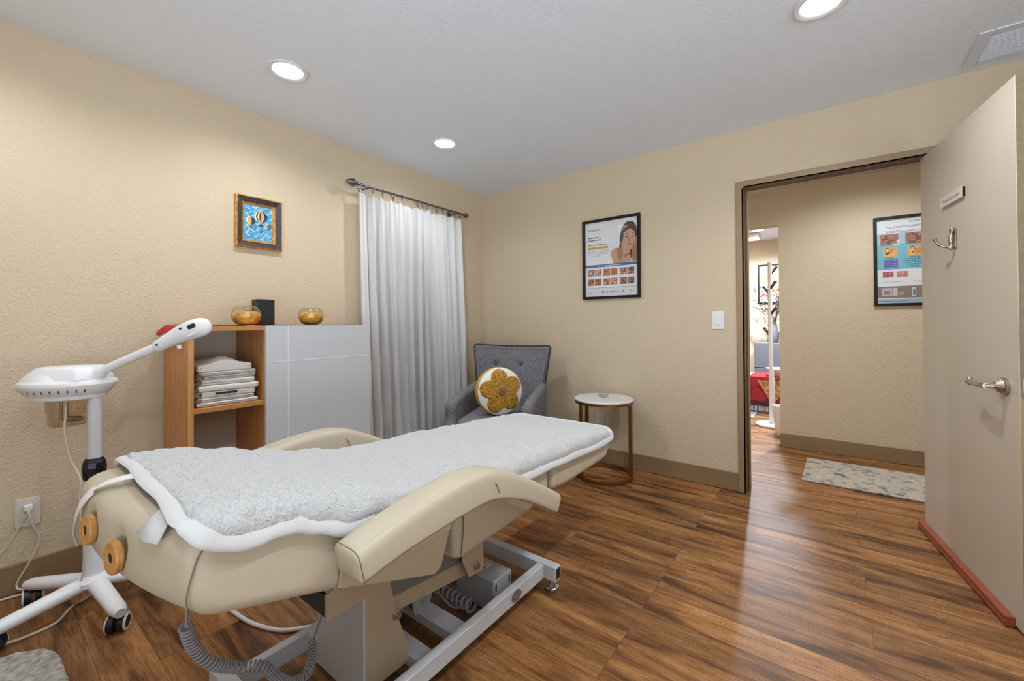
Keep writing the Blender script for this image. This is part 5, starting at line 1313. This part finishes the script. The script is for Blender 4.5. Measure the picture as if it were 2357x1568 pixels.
for k in range(26):
    a = rv_.uniform(0, 2*PI); sp = rv_.uniform(.08, .34); hh = rv_.uniform(.25, .62)
    p0 = Vector((2.12, 4.2, 1.05)); p2 = p0+Vector((math.cos(a)*sp, math.sin(a)*sp*.6, hh)); p1 = (p0+p2)/2+Vector((0, 0, .06))
    tube(b, [p0, p1, p2], .003, 5, smoothpath=3)
    for m in range(9):
        q = p1.lerp(p2, m/8); dd_ = Vector((rv_.uniform(-1, 1), rv_.uniform(-1, 1), rv_.uniform(-.3, 1))).normalized()*.045; sd_ = dd_.cross(Vector((0, .3, 1))).normalized()*.011
        tgt = bf if k % 4 == 0 else b
        vv = [tgt.verts.new(x) for x in (q, q+dd_*.5+sd_, q+dd_, q+dd_*.5-sd_)]; tgt.faces.new(vv)
P('leaves', b, M_green, vs, sm=False); P('rust_blooms', bf, M_rust, vs, sm=False)
lt = thing('low_table', 'low white table draped with a red kilim, past the hall', 'table', (2.3, 3.2, 0))
b = B(); box(b, 1.70, 2.95, 2.88, 3.50, .40, .45); P('table_top', b, M_white, lt, bevel=.01)
for (x, y) in ((1.74, 2.92), (2.91, 2.92), (1.74, 3.46), (2.91, 3.46)):
    b = B(); box(b, x-.03, x+.03, y-.03, y+.03, .0105, .40); P('leg', b, M_white, lt, bevel=.004)
b = B(); box(b, 1.72, 1.97, 2.87, 2.878, .05, .42); P('white_skirt', b, M_border, lt)
kl = thing('kilim_throw', 'red patterned kilim throw with white fringe over the low table', 'throw', (2.35, 3.2, .45))
b = B(); rows = []
for j in range(14):
    for_ = j/13
    if j < 6: y, z = 2.865-.004*math.sin(j), .095+(.456-.095)*j/5
    else: y, z = 2.866+(j-5)*.08, .457
    rows.append([b.verts.new((1.96+.9*i/20, y+.004*math.sin(i*1.3)*(j < 5), z)) for i in range(21)])
for j in range(13):
    for i in range(20): b.faces.new([rows[j][i], rows[j][i+1], rows[j+1][i+1], rows[j+1][i]])
o = P('throw_cloth', b, M_redrug, kl); sd = o.modifiers.new('s', 'SOLIDIFY'); sd.thickness = .006
b = B()
v = lambda pts, : b.faces.new([b.verts.new(p) for p in pts])
v([(2.05, 2.853, .42), (2.35, 2.853, .42), (2.28, 2.853, .20), (2.20, 2.853, .14), (2.12, 2.853, .30)]); P('motif', b, mat('kilim_ochre', (150, 100, 50), .9, var=40, vscale=25), kl, sm=False, label='ochre and black stepped motif')
b = B()
v([(1.98, 2.852, .15), (2.86, 2.852, .15), (2.86, 2.852, .11), (1.98, 2.852, .11)]); P('dark_border', b, M_dark, kl, sm=False)
b = B()
for k in range(60): box(b, 1.965+k*.015, 1.971+k*.015, 2.860, 2.863, .035, .096)
P('fringe', b, M_border, kl, sm=False)
b = B(); lathe(b, [(0.0, .458), (.05, .458), (.06, .475), (.15, .555), (.155, .56), (.148, .56), (.055, .485), (0.0, .47)], (2.28, 3.05, 0), 32, cap=False); solo('white_bowl', b, M_white, 'white bowl on the red kilim throw', 'bowl', loc=(2.28, 3.05, .458))
b = B(); box(b, .9, 2.05, 2.5, 3.9, .001, .010); solo('area_rug', b, M_greyrug, 'grey patterned rug under the far low table', 'rug', loc=(1.5, 3.2, 0))
